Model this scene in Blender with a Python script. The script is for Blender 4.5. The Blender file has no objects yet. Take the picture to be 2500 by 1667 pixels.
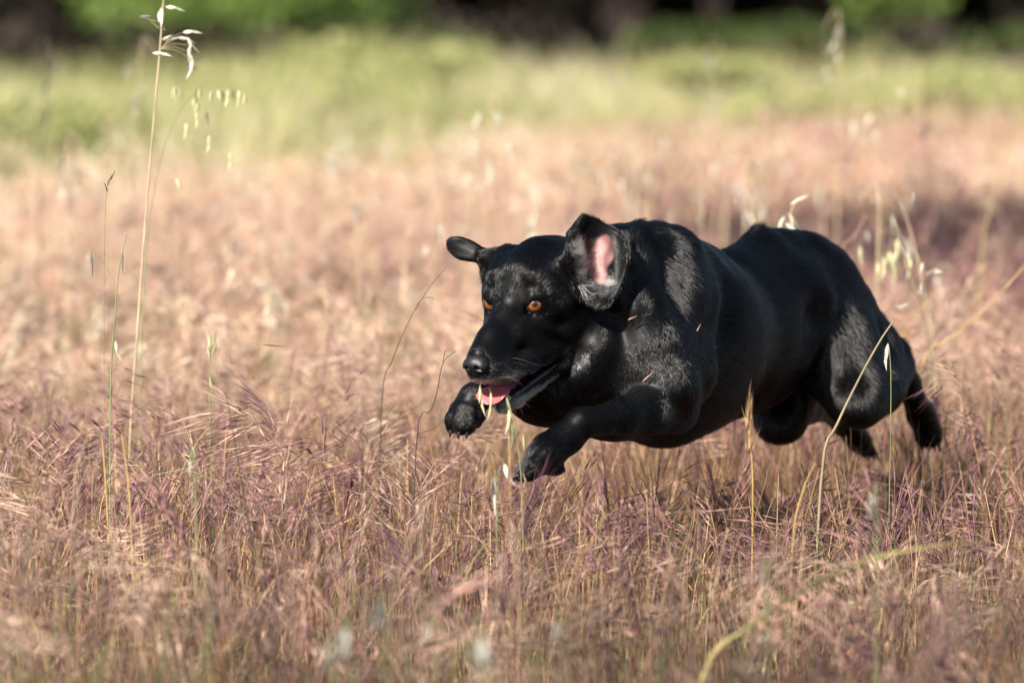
import bpy, math, random
import numpy as np
from mathutils import Vector, Matrix

SC = bpy.context.scene
COL = SC.collection
RNG = np.random.default_rng(7)

# ------------------------------------------------------------------ camera, sky, sun
FPX = 2500 * 200 / 36.0                 # focal length in photo pixels
EYE_H = 0.75
PITCH = math.atan(933.5 / FPX)
cam_d = bpy.data.cameras.new('camera')
cam = bpy.data.objects.new('camera', cam_d)
COL.objects.link(cam)
cam.location = (0, 0, EYE_H)
cam.rotation_euler = (math.pi / 2 - PITCH, 0, 0)
cam_d.lens = 200
cam_d.sensor_width = 36
cam_d.clip_start = 0.1
cam_d.clip_end = 2000
cam_d.dof.use_dof = True
cam_d.dof.focus_distance = 7.03
cam_d.dof.aperture_fstop = 4.8
cam_d.dof.aperture_blades = 0
SC.camera = cam

SUN_EL = math.radians(36)
SUN_AZ = math.radians(214)              # compass-style: 0 = +Y, clockwise; behind the camera, to its left
sun_dir = Vector((math.sin(SUN_AZ) * math.cos(SUN_EL), math.cos(SUN_AZ) * math.cos(SUN_EL), math.sin(SUN_EL)))
w = bpy.data.worlds.new('World')
SC.world = w
w.use_nodes = True
nt = w.node_tree
sky = nt.nodes.new('ShaderNodeTexSky')
sky.sky_type = 'NISHITA'
sky.sun_disc = False
sky.sun_elevation = SUN_EL
sky.sun_rotation = SUN_AZ
nt.nodes['Background'].inputs['Strength'].default_value = 0.065
nt.links.new(sky.outputs[0], nt.nodes['Background'].inputs['Color'])
sl = bpy.data.lights.new('sun', 'SUN')
sl.energy = 5.0
sl.angle = math.radians(0.5)
sl.color = (1.0, 0.93, 0.84)
so = bpy.data.objects.new('sun', sl)
COL.objects.link(so)
so.rotation_euler = (-sun_dir).to_track_quat('-Z', 'Y').to_euler()
so.location = (0, 0, 20)
SC.view_settings.view_transform = 'Standard'
SC.view_settings.look = 'None'
SC.view_settings.gamma = 1
SC.view_settings.exposure = 1.1
SC.render.engine = 'CYCLES'
SC.cycles.use_denoising = True
SC.cycles.max_bounces = 8
SC.cycles.diffuse_bounces = 4
SC.cycles.transparent_max_bounces = 8
SC.render.hair_type = 'STRIP'

# ------------------------------------------------------------------ helpers
_R = np.array([0, math.cos(PITCH), -math.sin(PITCH)])
_U = np.array([0, math.sin(PITCH), math.cos(PITCH)])
_C = np.array([0, 0, EYE_H])


def W(px, py, d):
    """photo measurement (pixel, distance from the photographer) -> point in the field"""
    v = np.array([(px - 1250) / FPX, 0, 0]) + _R - _U * (py - 833.5) / FPX
    return _C + v * (d / v[1])


def tag(o, label=None, cat=None, group=None, kind=None):
    for k, v in (('label', label), ('category', cat), ('group', group), ('kind', kind)):
        if v:
            o[k] = v
    return o


def link_mesh(name, me, parent=None):
    o = bpy.data.objects.new(name, me)
    COL.objects.link(o)
    if parent is not None:
        o.parent = parent
        o.matrix_parent_inverse = parent.matrix_world.inverted()
    return o


def np_mesh(name, verts, tris=None, quads=None, col=None, smooth=True, mats=(), mat_idx=None):
    """fast mesh from arrays; col is per vertex RGB"""
    me = bpy.data.meshes.new(name)
    verts = np.asarray(verts, np.float32)
    loops = []
    starts = []
    n = 0
    if quads is not None and len(quads):
        q = np.asarray(quads, np.int32)
        loops.append(q.ravel())
        starts.append(np.arange(len(q), dtype=np.int32) * 4)
        n += q.size
    if tris is not None and len(tris):
        t = np.asarray(tris, np.int32)
        loops.append(t.ravel())
        starts.append(np.arange(len(t), dtype=np.int32) * 3 + n)
        n += t.size
    loops = np.concatenate(loops)
    starts = np.concatenate(starts)
    me.vertices.add(len(verts))
    me.vertices.foreach_set('co', verts.ravel())
    me.loops.add(len(loops))
    me.loops.foreach_set('vertex_index', loops)
    me.polygons.add(len(starts))
    me.polygons.foreach_set('loop_start', starts)
    if smooth:
        me.polygons.foreach_set('use_smooth', np.ones(len(starts), bool))
    if mat_idx is not None:
        me.polygons.foreach_set('material_index', np.asarray(mat_idx, np.int32))
    me.update(calc_edges=True)
    if col is not None:
        a = me.color_attributes.new('col', 'FLOAT_COLOR', 'POINT')
        c = np.ones((len(verts), 4), np.float32)
        c[:, :3] = col
        a.data.foreach_set('color', c.ravel())
    for m in mats:
        me.materials.append(m)
    return me


def mat(name, base=(0.5, 0.5, 0.5), rough=0.6, spec=0.5, attr=None, coat=0.0, sss=0.0, bump=None, noise=None):
    m = bpy.data.materials.new(name)
    m.use_nodes = True
    t = m.node_tree
    b = t.nodes['Principled BSDF']
    b.inputs['Base Color'].default_value = (*base, 1)
    b.inputs['Roughness'].default_value = rough
    b.inputs['Specular IOR Level'].default_value = spec
    if coat:
        b.inputs['Coat Weight'].default_value = coat
        b.inputs['Coat Roughness'].default_value = 0.08
    if sss:
        b.inputs['Subsurface Weight'].default_value = sss
        b.inputs['Subsurface Radius'].default_value = (0.006, 0.003, 0.002)
        b.inputs['Subsurface Scale'].default_value = 1.0
    if attr:
        a = t.nodes.new('ShaderNodeAttribute')
        a.attribute_name = attr
        t.links.new(a.outputs['Color'], b.inputs['Base Color'])
    if bump:
        n = t.nodes.new('ShaderNodeTexNoise')
        n.inputs['Scale'].default_value = bump[0]
        n.inputs['Detail'].default_value = 6
        bp = t.nodes.new('ShaderNodeBump')
        bp.inputs['Strength'].default_value = bump[1]
        bp.inputs['Distance'].default_value = bump[2]
        tc = t.nodes.new('ShaderNodeTexCoord')
        t.links.new(tc.outputs['Object'], n.inputs['Vector'])
        t.links.new(n.outputs['Fac'], bp.inputs['Height'])
        t.links.new(bp.outputs['Normal'], b.inputs['Normal'])
    if noise:   # (scale, colour_a, colour_b)
        n = t.nodes.new('ShaderNodeTexNoise')
        n.inputs['Scale'].default_value = noise[0]
        n.inputs['Detail'].default_value = 5
        tc = t.nodes.new('ShaderNodeTexCoord')
        t.links.new(tc.outputs['Object'], n.inputs['Vector'])
        r = t.nodes.new('ShaderNodeValToRGB')
        r.color_ramp.elements[0].position = 0.35
        r.color_ramp.elements[1].position = 0.65
        r.color_ramp.elements[0].color = (*noise[1], 1)
        r.color_ramp.elements[1].color = (*noise[2], 1)
        t.links.new(n.outputs['Fac'], r.inputs['Fac'])
        t.links.new(r.outputs['Color'], b.inputs['Base Color'])
    return m


class Field:
    """a signed distance grid with smooth unions, meshed with surface nets"""

    def __init__(s, ax, ay, az):
        s.ax, s.ay, s.az = (np.asarray(a, np.float32) for a in (ax, ay, az))
        s.d = np.full((len(ax), len(ay), len(az)), 0.06, np.float32)

    def _box(s, lo, hi):
        r = []
        for a, l, h in zip((s.ax, s.ay, s.az), lo, hi):
            i, j = np.searchsorted(a, l), np.searchsorted(a, h)
            r.append(slice(max(i - 1, 0), min(j + 1, len(a))))
        return tuple(r)

    def _pts(s, b):
        return s.ax[b[0]][:, None, None], s.ay[b[1]][None, :, None], s.az[b[2]][None, None, :]

    def _merge(s, b, e, k, op):
        cur = s.d[b]
        if op == 'add':
            h = np.clip(k - np.abs(cur - e), 0, None) / max(k, 1e-6)
            s.d[b] = np.minimum(cur, e) - h * h * k * 0.25
        else:
            e = -e
            h = np.clip(k - np.abs(cur - e), 0, None) / max(k, 1e-6)
            s.d[b] = np.maximum(cur, e) + h * h * k * 0.25

    def cone(s, a, b_, ra, rb, k=0.01, op='add', sq=None):
        a, b_ = np.asarray(a, float), np.asarray(b_, float)
        m = max(ra, rb) + k + 0.012
        b = s._box(np.minimum(a, b_) - m, np.maximum(a, b_) + m)
        X, Y, Z = s._pts(b)
        ab = b_ - a
        L2 = max(float(ab @ ab), 1e-12)
        t = np.clip(((X - a[0]) * ab[0] + (Y - a[1]) * ab[1] + (Z - a[2]) * ab[2]) / L2, 0, 1)
        e = np.sqrt((X - a[0] - t * ab[0]) ** 2 + (Y - a[1] - t * ab[1]) ** 2 + (Z - a[2] - t * ab[2]) ** 2) - (ra + (rb - ra) * t)
        s._merge(b, e.astype(np.float32), k, op)

    def chain(s, pts, rs, k=0.01, op='add'):
        for i in range(len(pts) - 1):
            s.cone(pts[i], pts[i + 1], rs[i], rs[i + 1], k, op)

    def ell(s, c, r, axes=None, k=0.01, op='add'):
        c = np.asarray(c, float)
        A = np.eye(3) if axes is None else np.asarray(axes, float)     # rows = unit axes
        m = max(r) + k + 0.012
        b = s._box(c - m, c + m)
        X, Y, Z = s._pts(b)
        X, Y, Z = X - c[0], Y - c[1], Z - c[2]
        q0 = q1 = 0
        for i in range(3):
            t = X * A[i][0] + Y * A[i][1] + Z * A[i][2]
            q0 = q0 + (t / r[i]) ** 2
            q1 = q1 + (t / r[i] ** 2) ** 2
        k0, k1 = np.sqrt(q0), np.sqrt(q1)
        e = k0 * (k0 - 1) / np.maximum(k1, 1e-9)
        e = np.where(k0 < 1e-3, -min(r), e)
        s._merge(b, e.astype(np.float32), k, op)

    def sheet(s, pts, th, k=0.004, step=None):
        """a thin curved sheet given as dense sample points"""
        tmp = {}
        lo, hi = pts.min(0) - 0.02, pts.max(0) + 0.02
        b = s._box(lo, hi)
        X, Y, Z = s._pts(b)
        e = np.full((X.shape[0], Y.shape[1], Z.shape[2]), 0.06, np.float32)
        x, y, z = X.ravel(), Y.ravel(), Z.ravel()
        for p, t in zip(pts, th):
            m = t + 0.012
            i0, i1 = np.searchsorted(x, p[0] - m), np.searchsorted(x, p[0] + m)
            j0, j1 = np.searchsorted(y, p[1] - m), np.searchsorted(y, p[1] + m)
            k0, k1 = np.searchsorted(z, p[2] - m), np.searchsorted(z, p[2] + m)
            if i1 <= i0 or j1 <= j0 or k1 <= k0:
                continue
            d = np.sqrt((x[i0:i1, None, None] - p[0]) ** 2 + (y[None, j0:j1, None] - p[1]) ** 2 + (z[None, None, k0:k1] - p[2]) ** 2) - t
            v = e[i0:i1, j0:j1, k0:k1]
            np.minimum(v, d, out=v)
        s._merge(b, e, k, 'add')

    def blur(s, n=1, mask=None):
        for _ in range(n):
            d = s.d
            a = d.copy()
            a[1:-1] = (d[:-2] + 2 * d[1:-1] + d[2:]) / 4
            c = a.copy()
            c[:, 1:-1] = (a[:, :-2] + 2 * a[:, 1:-1] + a[:, 2:]) / 4
            e = c.copy()
            e[:, :, 1:-1] = (c[:, :, :-2] + 2 * c[:, :, 1:-1] + c[:, :, 2:]) / 4
            s.d = e

    def value(s, P):
        """trilinear sample"""
        idx, fr = [], []
        for a, i in ((s.ax, 0), (s.ay, 1), (s.az, 2)):
            k = np.clip(np.searchsorted(a, P[:, i]) - 1, 0, len(a) - 2)
            idx.append(k)
            fr.append(np.clip((P[:, i] - a[k]) / (a[k + 1] - a[k]), 0, 1))
        r = 0
        for dx in (0, 1):
            for dy in (0, 1):
                for dz in (0, 1):
                    wgt = (fr[0] if dx else 1 - fr[0]) * (fr[1] if dy else 1 - fr[1]) * (fr[2] if dz else 1 - fr[2])
                    r = r + wgt * s.d[idx[0] + dx, idx[1] + dy, idx[2] + dz]
        return r

    def mesh(s):
        d = s.d
        inside = d < 0
        cnt = np.zeros(tuple(n - 1 for n in d.shape), np.uint8)
        for dx in (0, 1):
            for dy in (0, 1):
                for dz in (0, 1):
                    cnt += inside[dx:dx + cnt.shape[0], dy:dy + cnt.shape[1], dz:dz + cnt.shape[2]]
        cells = np.argwhere((cnt > 0) & (cnt < 8))
        ids = -np.ones(cnt.shape, np.int32)
        ids[cells[:, 0], cells[:, 1], cells[:, 2]] = np.arange(len(cells))
        acc = np.zeros((len(cells), 3))
        num = np.zeros(len(cells))
        A = (s.ax, s.ay, s.az)
        for axis in range(3):
            o1, o2 = [k for k in range(3) if k != axis]
            for u in (0, 1):
                for v in (0, 1):
                    a = cells.copy()
                    a[:, o1] += u
                    a[:, o2] += v
                    b = a.copy()
                    b[:, axis] += 1
                    da = d[a[:, 0], a[:, 1], a[:, 2]]
                    db = d[b[:, 0], b[:, 1], b[:, 2]]
                    m = (da < 0) != (db < 0)
                    t = np.where(m, da / np.where(m, da - db, 1), 0)
                    for c in range(3):
                        pa = A[c][a[:, c]]
                        pb = A[c][b[:, c]]
                        acc[:, c] += np.where(m, pa + (pb - pa) * t, 0)
                    num += m
        V = acc / num[:, None]
        quads = []
        for axis in range(3):
            o1, o2 = [(1, 2), (2, 0), (0, 1)][axis]
            sl0 = [slice(1, -1)] * 3
            sl1 = [slice(1, -1)] * 3
            sl0[axis] = slice(0, d.shape[axis] - 1)
            sl1[axis] = slice(1, d.shape[axis])
            i0, i1 = inside[tuple(sl0)], inside[tuple(sl1)]
            e = np.argwhere(i0 != i1)
            flip = i0[e[:, 0], e[:, 1], e[:, 2]]
            p = e.copy()
            for c in range(3):
                if c != axis:
                    p[:, c] += 1
            q = []
            for u, v in ((0, 0), (-1, 0), (-1, -1), (0, -1)):
                c = p.copy()
                c[:, o1] += u
                c[:, o2] += v
                q.append(ids[c[:, 0], c[:, 1], c[:, 2]])
            q = np.stack(q, 1)
            q[~flip] = q[~flip][:, ::-1]
            quads.append(q)
        return V, np.concatenate(quads)

# ------------------------------------------------------------------ ground
def rough_ground(x, y):
    """gentle unevenness of the field"""
    return -0.085 + 0.014 * np.sin(x * 2.1 + 0.7 * y) + 0.014 * np.sin(y * 1.7 - x * 1.3 + 1.0) + 0.010 * np.sin(x * 5.3 + y * 3.1)


def build_ground():
    xs = np.concatenate([np.linspace(-400, -8, 24), np.linspace(-7.5, 7.5, 90), np.linspace(8, 400, 24)])
    ys = np.concatenate([np.linspace(-60, 0, 12), np.linspace(1.0, 60, 260), np.linspace(64, 900, 24)])
    X, Y = np.meshgrid(xs, ys, indexing='ij')
    Z = rough_ground(X, Y)
    V = np.stack([X, Y, Z], -1).reshape(-1, 3)
    n = len(ys)
    I, J = np.meshgrid(np.arange(len(xs) - 1), np.arange(n - 1), indexing='ij')
    a = (I * n + J).ravel()
    Q = np.stack([a, a + n, a + n + 1, a + 1], 1)
    m = mat('dry_soil', rough=0.95, spec=0.1, bump=(60, 0.8, 0.02), noise=(9, (0.030, 0.020, 0.014), (0.09, 0.06, 0.042)))
    o = link_mesh('ground', np_mesh('ground', V, quads=Q, mats=[m]))
    tag(o, kind='structure')
    return o


build_ground()


# ------------------------------------------------------------------ grasses
class Tri:
    """collects triangles with vertex colours, many plants at once"""

    def __init__(s):
        s.V, s.C, s.T, s.n = [], [], [], 0

    def add(s, V, C, T):
        """V (m,k,3) m copies of a k-vertex piece, C (m,3) or (m,k,3), T (t,3) indices into k"""
        m, k, _ = V.shape
        s.V.append(V.reshape(-1, 3).astype(np.float32))
        C = np.broadcast_to(C[:, None, :] if C.ndim == 2 else C, (m, k, 3))
        s.C.append(C.reshape(-1, 3).astype(np.float32))
        T = np.asarray(T)
        s.T.append((T[None] + (np.arange(m) * k + s.n)[:, None, None]).reshape(-1, 3).astype(np.int32))
        s.n += m * k

    def mesh(s, name, mats):
        return np_mesh(name, np.concatenate(s.V), tris=np.concatenate(s.T), col=np.concatenate(s.C), smooth=True, mats=mats)


def unit(v):
    return v / (np.linalg.norm(v, axis=-1, keepdims=True) + 1e-9)


def ribbons(tri, pts, wid, cols, side=None):
    """pts (m,k,3) centre lines -> flat ribbons; wid (m,k)"""
    m, k, _ = pts.shape
    tg = np.gradient(pts, axis=1)
    if side is None:
        side = RNG.normal(size=(m, 1, 3))
    s = unit(np.cross(tg, side))
    L = pts - s * wid[:, :, None] * 0.5
    R = pts + s * wid[:, :, None] * 0.5
    V = np.stack([L, R], 2).reshape(m, 2 * k, 3)
    T = []
    for i in range(k - 1):
        a = 2 * i
        T += [(a, a + 1, a + 3), (a, a + 3, a + 2)]
    if cols.ndim == 3:
        cols = np.repeat(cols, 2, axis=1)
    tri.add(V, cols, T)


def spikelets(tri, base, dirn, length, width, cols, awns=3, awn_len=1.0, awn_w=0.0006, flat=False):
    """lozenge shaped seed heads with a brush of awns; base/dirn (m,3), length/width (m,)"""
    m = len(base)
    a = unit(np.cross(dirn, RNG.normal(size=(m, 3))))
    b = np.cross(dirn, a)
    Lx, Wx = length[:, None], width[:, None]
    if flat:
        P = np.stack([base, base + dirn * Lx * 0.45 + a * Wx * 0.5, base + dirn * Lx * 0.45 - a * Wx * 0.5, base + dirn * Lx], 1)
        T = [(0, 1, 2), (1, 3, 2)]
    else:
        mid = base + dirn * Lx * 0.42
        P = np.stack([base, mid + a * Wx * 0.5, mid - a * Wx * 0.25 + b * Wx * 0.43, mid - a * Wx * 0.25 - b * Wx * 0.43, base + dirn * Lx], 1)
        T = [(0, 1, 2), (0, 2, 3), (0, 3, 1), (4, 2, 1), (4, 3, 2), (4, 1, 3)]
    tri.add(P, cols, T)
    if awns:
        st = np.repeat(base + dirn * Lx * 0.45, awns, 0)
        t_ = RNG.uniform(0.0, 0.5, (len(st), 1))
        dr = unit(np.repeat(dirn, awns, 0) + RNG.normal(size=(len(st), 3)) * 0.09)
        st = st + np.repeat(dirn * Lx, awns, 0) * t_
        ln = np.repeat(length, awns)[:, None] * awn_len * RNG.uniform(0.6, 1.1, (len(st), 1))
        sd = unit(np.cross(dr, RNG.normal(size=dr.shape))) * awn_w
        P = np.stack([st - sd, st + sd, st + dr * ln], 1)
        tri.add(P, np.repeat(cols, awns, 0), [(0, 1, 2)])


def lownoise(x, y, s, seed):
    r = np.random.default_rng(seed)
    v = 0
    for i in range(5):
        k = r.normal(size=2) * s * (1.35 ** i)
        v = v + np.sin(x * k[0] + y * k[1] + r.uniform(0, 6.28)) * 0.8 ** i
    return v / 2.0


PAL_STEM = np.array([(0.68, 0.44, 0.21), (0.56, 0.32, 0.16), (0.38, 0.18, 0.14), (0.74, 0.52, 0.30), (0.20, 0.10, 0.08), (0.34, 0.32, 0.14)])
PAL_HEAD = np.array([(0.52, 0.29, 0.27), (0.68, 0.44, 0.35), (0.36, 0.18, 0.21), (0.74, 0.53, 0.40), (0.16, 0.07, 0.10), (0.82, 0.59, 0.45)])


def meadow_edge(x):
    """distance at which the pink brome gives way to the green meadow"""
    return 21.2 + 2.6 * np.clip(x / 1.8, -1.4, 1) + 0.8 * np.sin(x * 1.7) + 0.5 * np.sin(x * 4.3 + 1) - 2.6 * np.exp(-((x + 1.85) / 0.40) ** 2)


def brome_field(name, y0, y1, dens, margin, k_stem, nspk, awns, flat, scale_w, label, h_mu=0.215, tone=1.0, ln_k=1.0, arch_mu=1.25, fill=None, half=0.0925):
    """red brome: thin leaning stems, arching over at the top into drooping brushes"""
    def halfw(y):
        return half * y + margin
    area = (y1 - y0) * (halfw(y0) + halfw(y1))
    n = int(area * dens)
    y = y0 + (y1 - y0) * RNG.random(int(n * 1.6))
    x = RNG.uniform(-1, 1, len(y)) * halfw(y1)
    keep = np.abs(x) < halfw(y)
    x, y = x[keep][:n], y[keep][:n]
    if y1 > 15:
        keep = y < meadow_edge(x) + 0.3 + RNG.normal(size=len(x)) * 0.3
        x, y = x[keep], y[keep]
    # clumping
    cl = lownoise(x, y, 11.0, 3) + RNG.normal(size=len(x)) * 0.4
    keep = cl > -0.35
    x, y = x[keep], y[keep]
    n = len(x)
    z = rough_ground(x, y) - 0.004
    hue = lownoise(x, y, 1.3, 11) + 0.5 * lownoise(x, y, 4.0, 12)         # patches: purple to straw
    hue = hue - 1.3 * np.exp(-((x - 0.95) / 0.55) ** 2 - ((y - 14.0) / 2.6) ** 2) * (y > 8.8) + 0.9 * (y > 8.6) * (x < 0.3) + 0.75 * (y > 8.6) + 0.3 * (x < -0.1) + 0.15 * (y < 6.2)  # purple patch painted in for shade; straw shift paints the far grass brighter
    hgt = h_mu * (1 + 0.13 * lownoise(x, y, 3.0, 5)) * np.clip(RNG.normal(1, 0.20, n), 0.45, 1.6)
    # the dog has trodden a little room for itself
    colpx = 1250 + 13889 * x / y
    for a_, b_, lim in ((1040, 1500, 1130), (1500, 2080, 1065), (2080, 2430, 1095)):
        zl = EYE_H - (lim + 100) / 13889 * y
        m_ = (y < (7.3 if a_ < 1200 else np.where(colpx > 1980, 7.9, 7.45))) & (colpx > a_) & (colpx < b_)
        hgt = np.where(m_, np.minimum(hgt, np.maximum((zl - z) * RNG.uniform(0.75, 1.02, n), 0.05)), hgt)
    zl = EYE_H - (np.interp(colpx, [1700, 1960, 2250, 2400], [1650, 1440, 1345, 1330]) + 110) / 13889 * y
    hgt = np.where((y < 5.8) & (colpx > 1690) & (colpx < 2420), np.minimum(hgt, np.maximum((zl - z) * 0.95, 0.05)), hgt)
    hgt = hgt * np.where((x > -0.12) & (x < 0.62) & (y > 6.3) & (y < 8.0), 0.88, 1.0)
    az = RNG.uniform(0, 2 * np.pi, n)
    wind = 0.6
    lean = np.stack([np.cos(az) + wind * lownoise(x, y, 2.0, 21), np.sin(az) + 0.3], 1)
    lean = lean / (np.linalg.norm(lean, axis=1, keepdims=True) + 1e-6)
    la = np.abs(RNG.normal(0, 0.13, n)) + 0.02      # base lean
    arch = np.clip(RNG.normal(arch_mu, 0.75, n), 0.05, 2.7)   # bend at the top
    ks = k_stem
    t = np.linspace(0, 1, ks)
    pts = np.zeros((n, ks, 3))
    pts[:, 0] = np.stack([x, y, z], 1)
    ang_prev = la
    seg = hgt * 1.08 / (ks - 1)
    for i in range(1, ks):
        ang = la + arch * t[i] ** 3.2
        d = np.stack([lean[:, 0] * np.sin(ang), lean[:, 1] * np.sin(ang), np.cos(ang)], 1)
        pts[:, i] = pts[:, i - 1] + d * seg[:, None]
    ci = RNG.integers(0, len(PAL_STEM), n)
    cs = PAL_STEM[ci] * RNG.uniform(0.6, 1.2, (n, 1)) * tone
    tri = Tri()
    wd = (0.0016 * scale_w) * np.linspace(1.0, 0.45, ks)[None, :] * RNG.uniform(0.7, 1.3, (n, 1))
    ribbons(tri, pts, wd, cs)
    # seed heads
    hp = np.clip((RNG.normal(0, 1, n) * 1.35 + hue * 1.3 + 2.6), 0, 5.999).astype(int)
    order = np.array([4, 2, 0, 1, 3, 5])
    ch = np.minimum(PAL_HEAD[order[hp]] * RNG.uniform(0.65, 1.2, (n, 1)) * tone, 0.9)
    tipd = unit(pts[:, -1] - pts[:, -2])
    fan = RNG.uniform(0.04, 0.15, (n, 1))
    droop = RNG.uniform(0.1, 1.3, (n, 1))
    for s_ in range(nspk):
        u = RNG.uniform(0.62, 1.0, n) * (ks - 1)
        i0 = np.clip(u.astype(int), 0, ks - 2)
        fr = (u - i0)[:, None]
        base = pts[np.arange(n), i0] * (1 - fr) + pts[np.arange(n), i0 + 1] * fr
        dr = unit(tipd * 1.0 + RNG.normal(size=(n, 3)) * fan + np.array([0, 0, -0.8]) * droop)
        ln = ln_k * RNG.uniform(0.019, 0.036, n) * (1.35 if flat else 1.0)
        # short pedicel
        if not flat:
            pd = base + dr * RNG.uniform(0.004, 0.028, (n, 1))
            ribbons(tri, np.stack([base, pd], 1), np.full((n, 2), 0.0006 * scale_w), ch)
            base = pd
        cc = ch * RNG.uniform(0.75, 1.3, (n, 1))
        spikelets(tri, base, dr, ln, RNG.uniform(0.0015, 0.0029, n) * scale_w, cc, awns, 1.25, 0.00030 * scale_w, flat)
    # basal leaves and broken straws fill the lower storey
    m2 = int(n * (fill if fill is not None else 22.0 if y1 < 5.6 else 12.0 if y1 < 9.5 else 2.0))
    pick = RNG.integers(0, n, m2)
    bx = pts[pick, 0] + RNG.normal(size=(m2, 3)) * [0.028, 0.028, 0]
    az = RNG.uniform(0, 6.283, m2)
    l2 = 0.06 + 0.17 * RNG.random(m2) ** 1.5
    k3 = 4 if not flat else 3
    pl = np.zeros((m2, k3, 3))
    pl[:, 0] = bx
    an0 = np.abs(RNG.normal(0.06, 0.13, m2))
    for i in range(1, k3):
        an = an0 + 0.22 * i / (k3 - 1) * RNG.uniform(0, 2, m2)
        d = np.stack([np.cos(az) * np.sin(an), np.sin(az) * np.sin(an), np.cos(an)], 1)
        pl[:, i] = pl[:, i - 1] + d * (l2 / (k3 - 1))[:, None]
    green = (lownoise(bx[:, 0], bx[:, 1], 1.3, 31) + RNG.normal(size=m2) * 0.6) > np.where(bx[:, 1] < 7, 0.80, 1.15)
    cl_ = PAL_STEM[RNG.integers(0, 5, m2)] * (0.20 + 0.95 * RNG.random((m2, 1)) ** 1.5)
    cl_ = np.where(green[:, None], np.array([0.12, 0.20, 0.05]) * RNG.uniform(0.7, 1.3, (m2, 1)), cl_)
    ribbons(tri, pl, 0.0015 * scale_w * np.linspace(1, 0.45, k3)[None, :] * RNG.uniform(0.6, 1.3, (m2, 1)), cl_)
    o = link_mesh(name, tri.mesh(name, [MAT_GRASS]))
    tag(o, label, 'grass', kind='stuff')
    print(name, n, 'plants', sum(len(t_) for t_ in tri.T), 'tris')
    return o


def grass_material(name='dry_grass', trans=0.35, rough=0.6, spec=0.35):
    m = bpy.data.materials.new(name)
    m.use_nodes = True
    t = m.node_tree
    b = t.nodes['Principled BSDF']
    a = t.nodes.new('ShaderNodeAttribute')
    a.attribute_name = 'col'
    t.links.new(a.outputs['Color'], b.inputs['Base Color'])
    b.inputs['Roughness'].default_value = rough
    b.inputs['Specular IOR Level'].default_value = spec
    tr = t.nodes.new('ShaderNodeBsdfTranslucent')
    t.links.new(a.outputs['Color'], tr.inputs['Color'])
    mx = t.nodes.new('ShaderNodeMixShader')
    mx.inputs[0].default_value = trans
    t.links.new(b.outputs[0], mx.inputs[1])
    t.links.new(tr.outputs[0], mx.inputs[2])
    t.links.new(mx.outputs[0], t.nodes['Material Output'].inputs['Surface'])
    return m


MAT_GRASS = grass_material()
brome_field('dry_grass', 2.6, 5.5, 130, 0.50, 8, 8, 2, False, 1.0, 'dry reddish brome grass in the near foreground', tone=0.68)  # tone darkens near grass and lightens far grass, standing in for light
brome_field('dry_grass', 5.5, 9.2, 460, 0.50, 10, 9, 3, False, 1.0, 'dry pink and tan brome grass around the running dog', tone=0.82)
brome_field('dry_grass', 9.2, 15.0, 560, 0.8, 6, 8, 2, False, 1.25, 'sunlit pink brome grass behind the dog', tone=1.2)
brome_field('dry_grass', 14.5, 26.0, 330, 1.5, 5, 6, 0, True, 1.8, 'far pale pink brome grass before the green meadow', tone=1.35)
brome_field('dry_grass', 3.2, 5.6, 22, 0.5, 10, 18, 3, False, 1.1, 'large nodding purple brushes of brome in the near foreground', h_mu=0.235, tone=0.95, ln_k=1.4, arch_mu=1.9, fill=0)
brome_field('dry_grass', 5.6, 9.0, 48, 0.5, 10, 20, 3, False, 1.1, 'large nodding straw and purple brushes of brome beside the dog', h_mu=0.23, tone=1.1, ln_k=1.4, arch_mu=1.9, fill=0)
brome_field('dry_grass', 9.0, 14.0, 50, 0.8, 8, 16, 2, False, 1.6, 'large nodding sunlit brushes of brome behind the dog', h_mu=0.26, tone=1.1, ln_k=1.5, arch_mu=1.9, fill=0)


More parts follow.
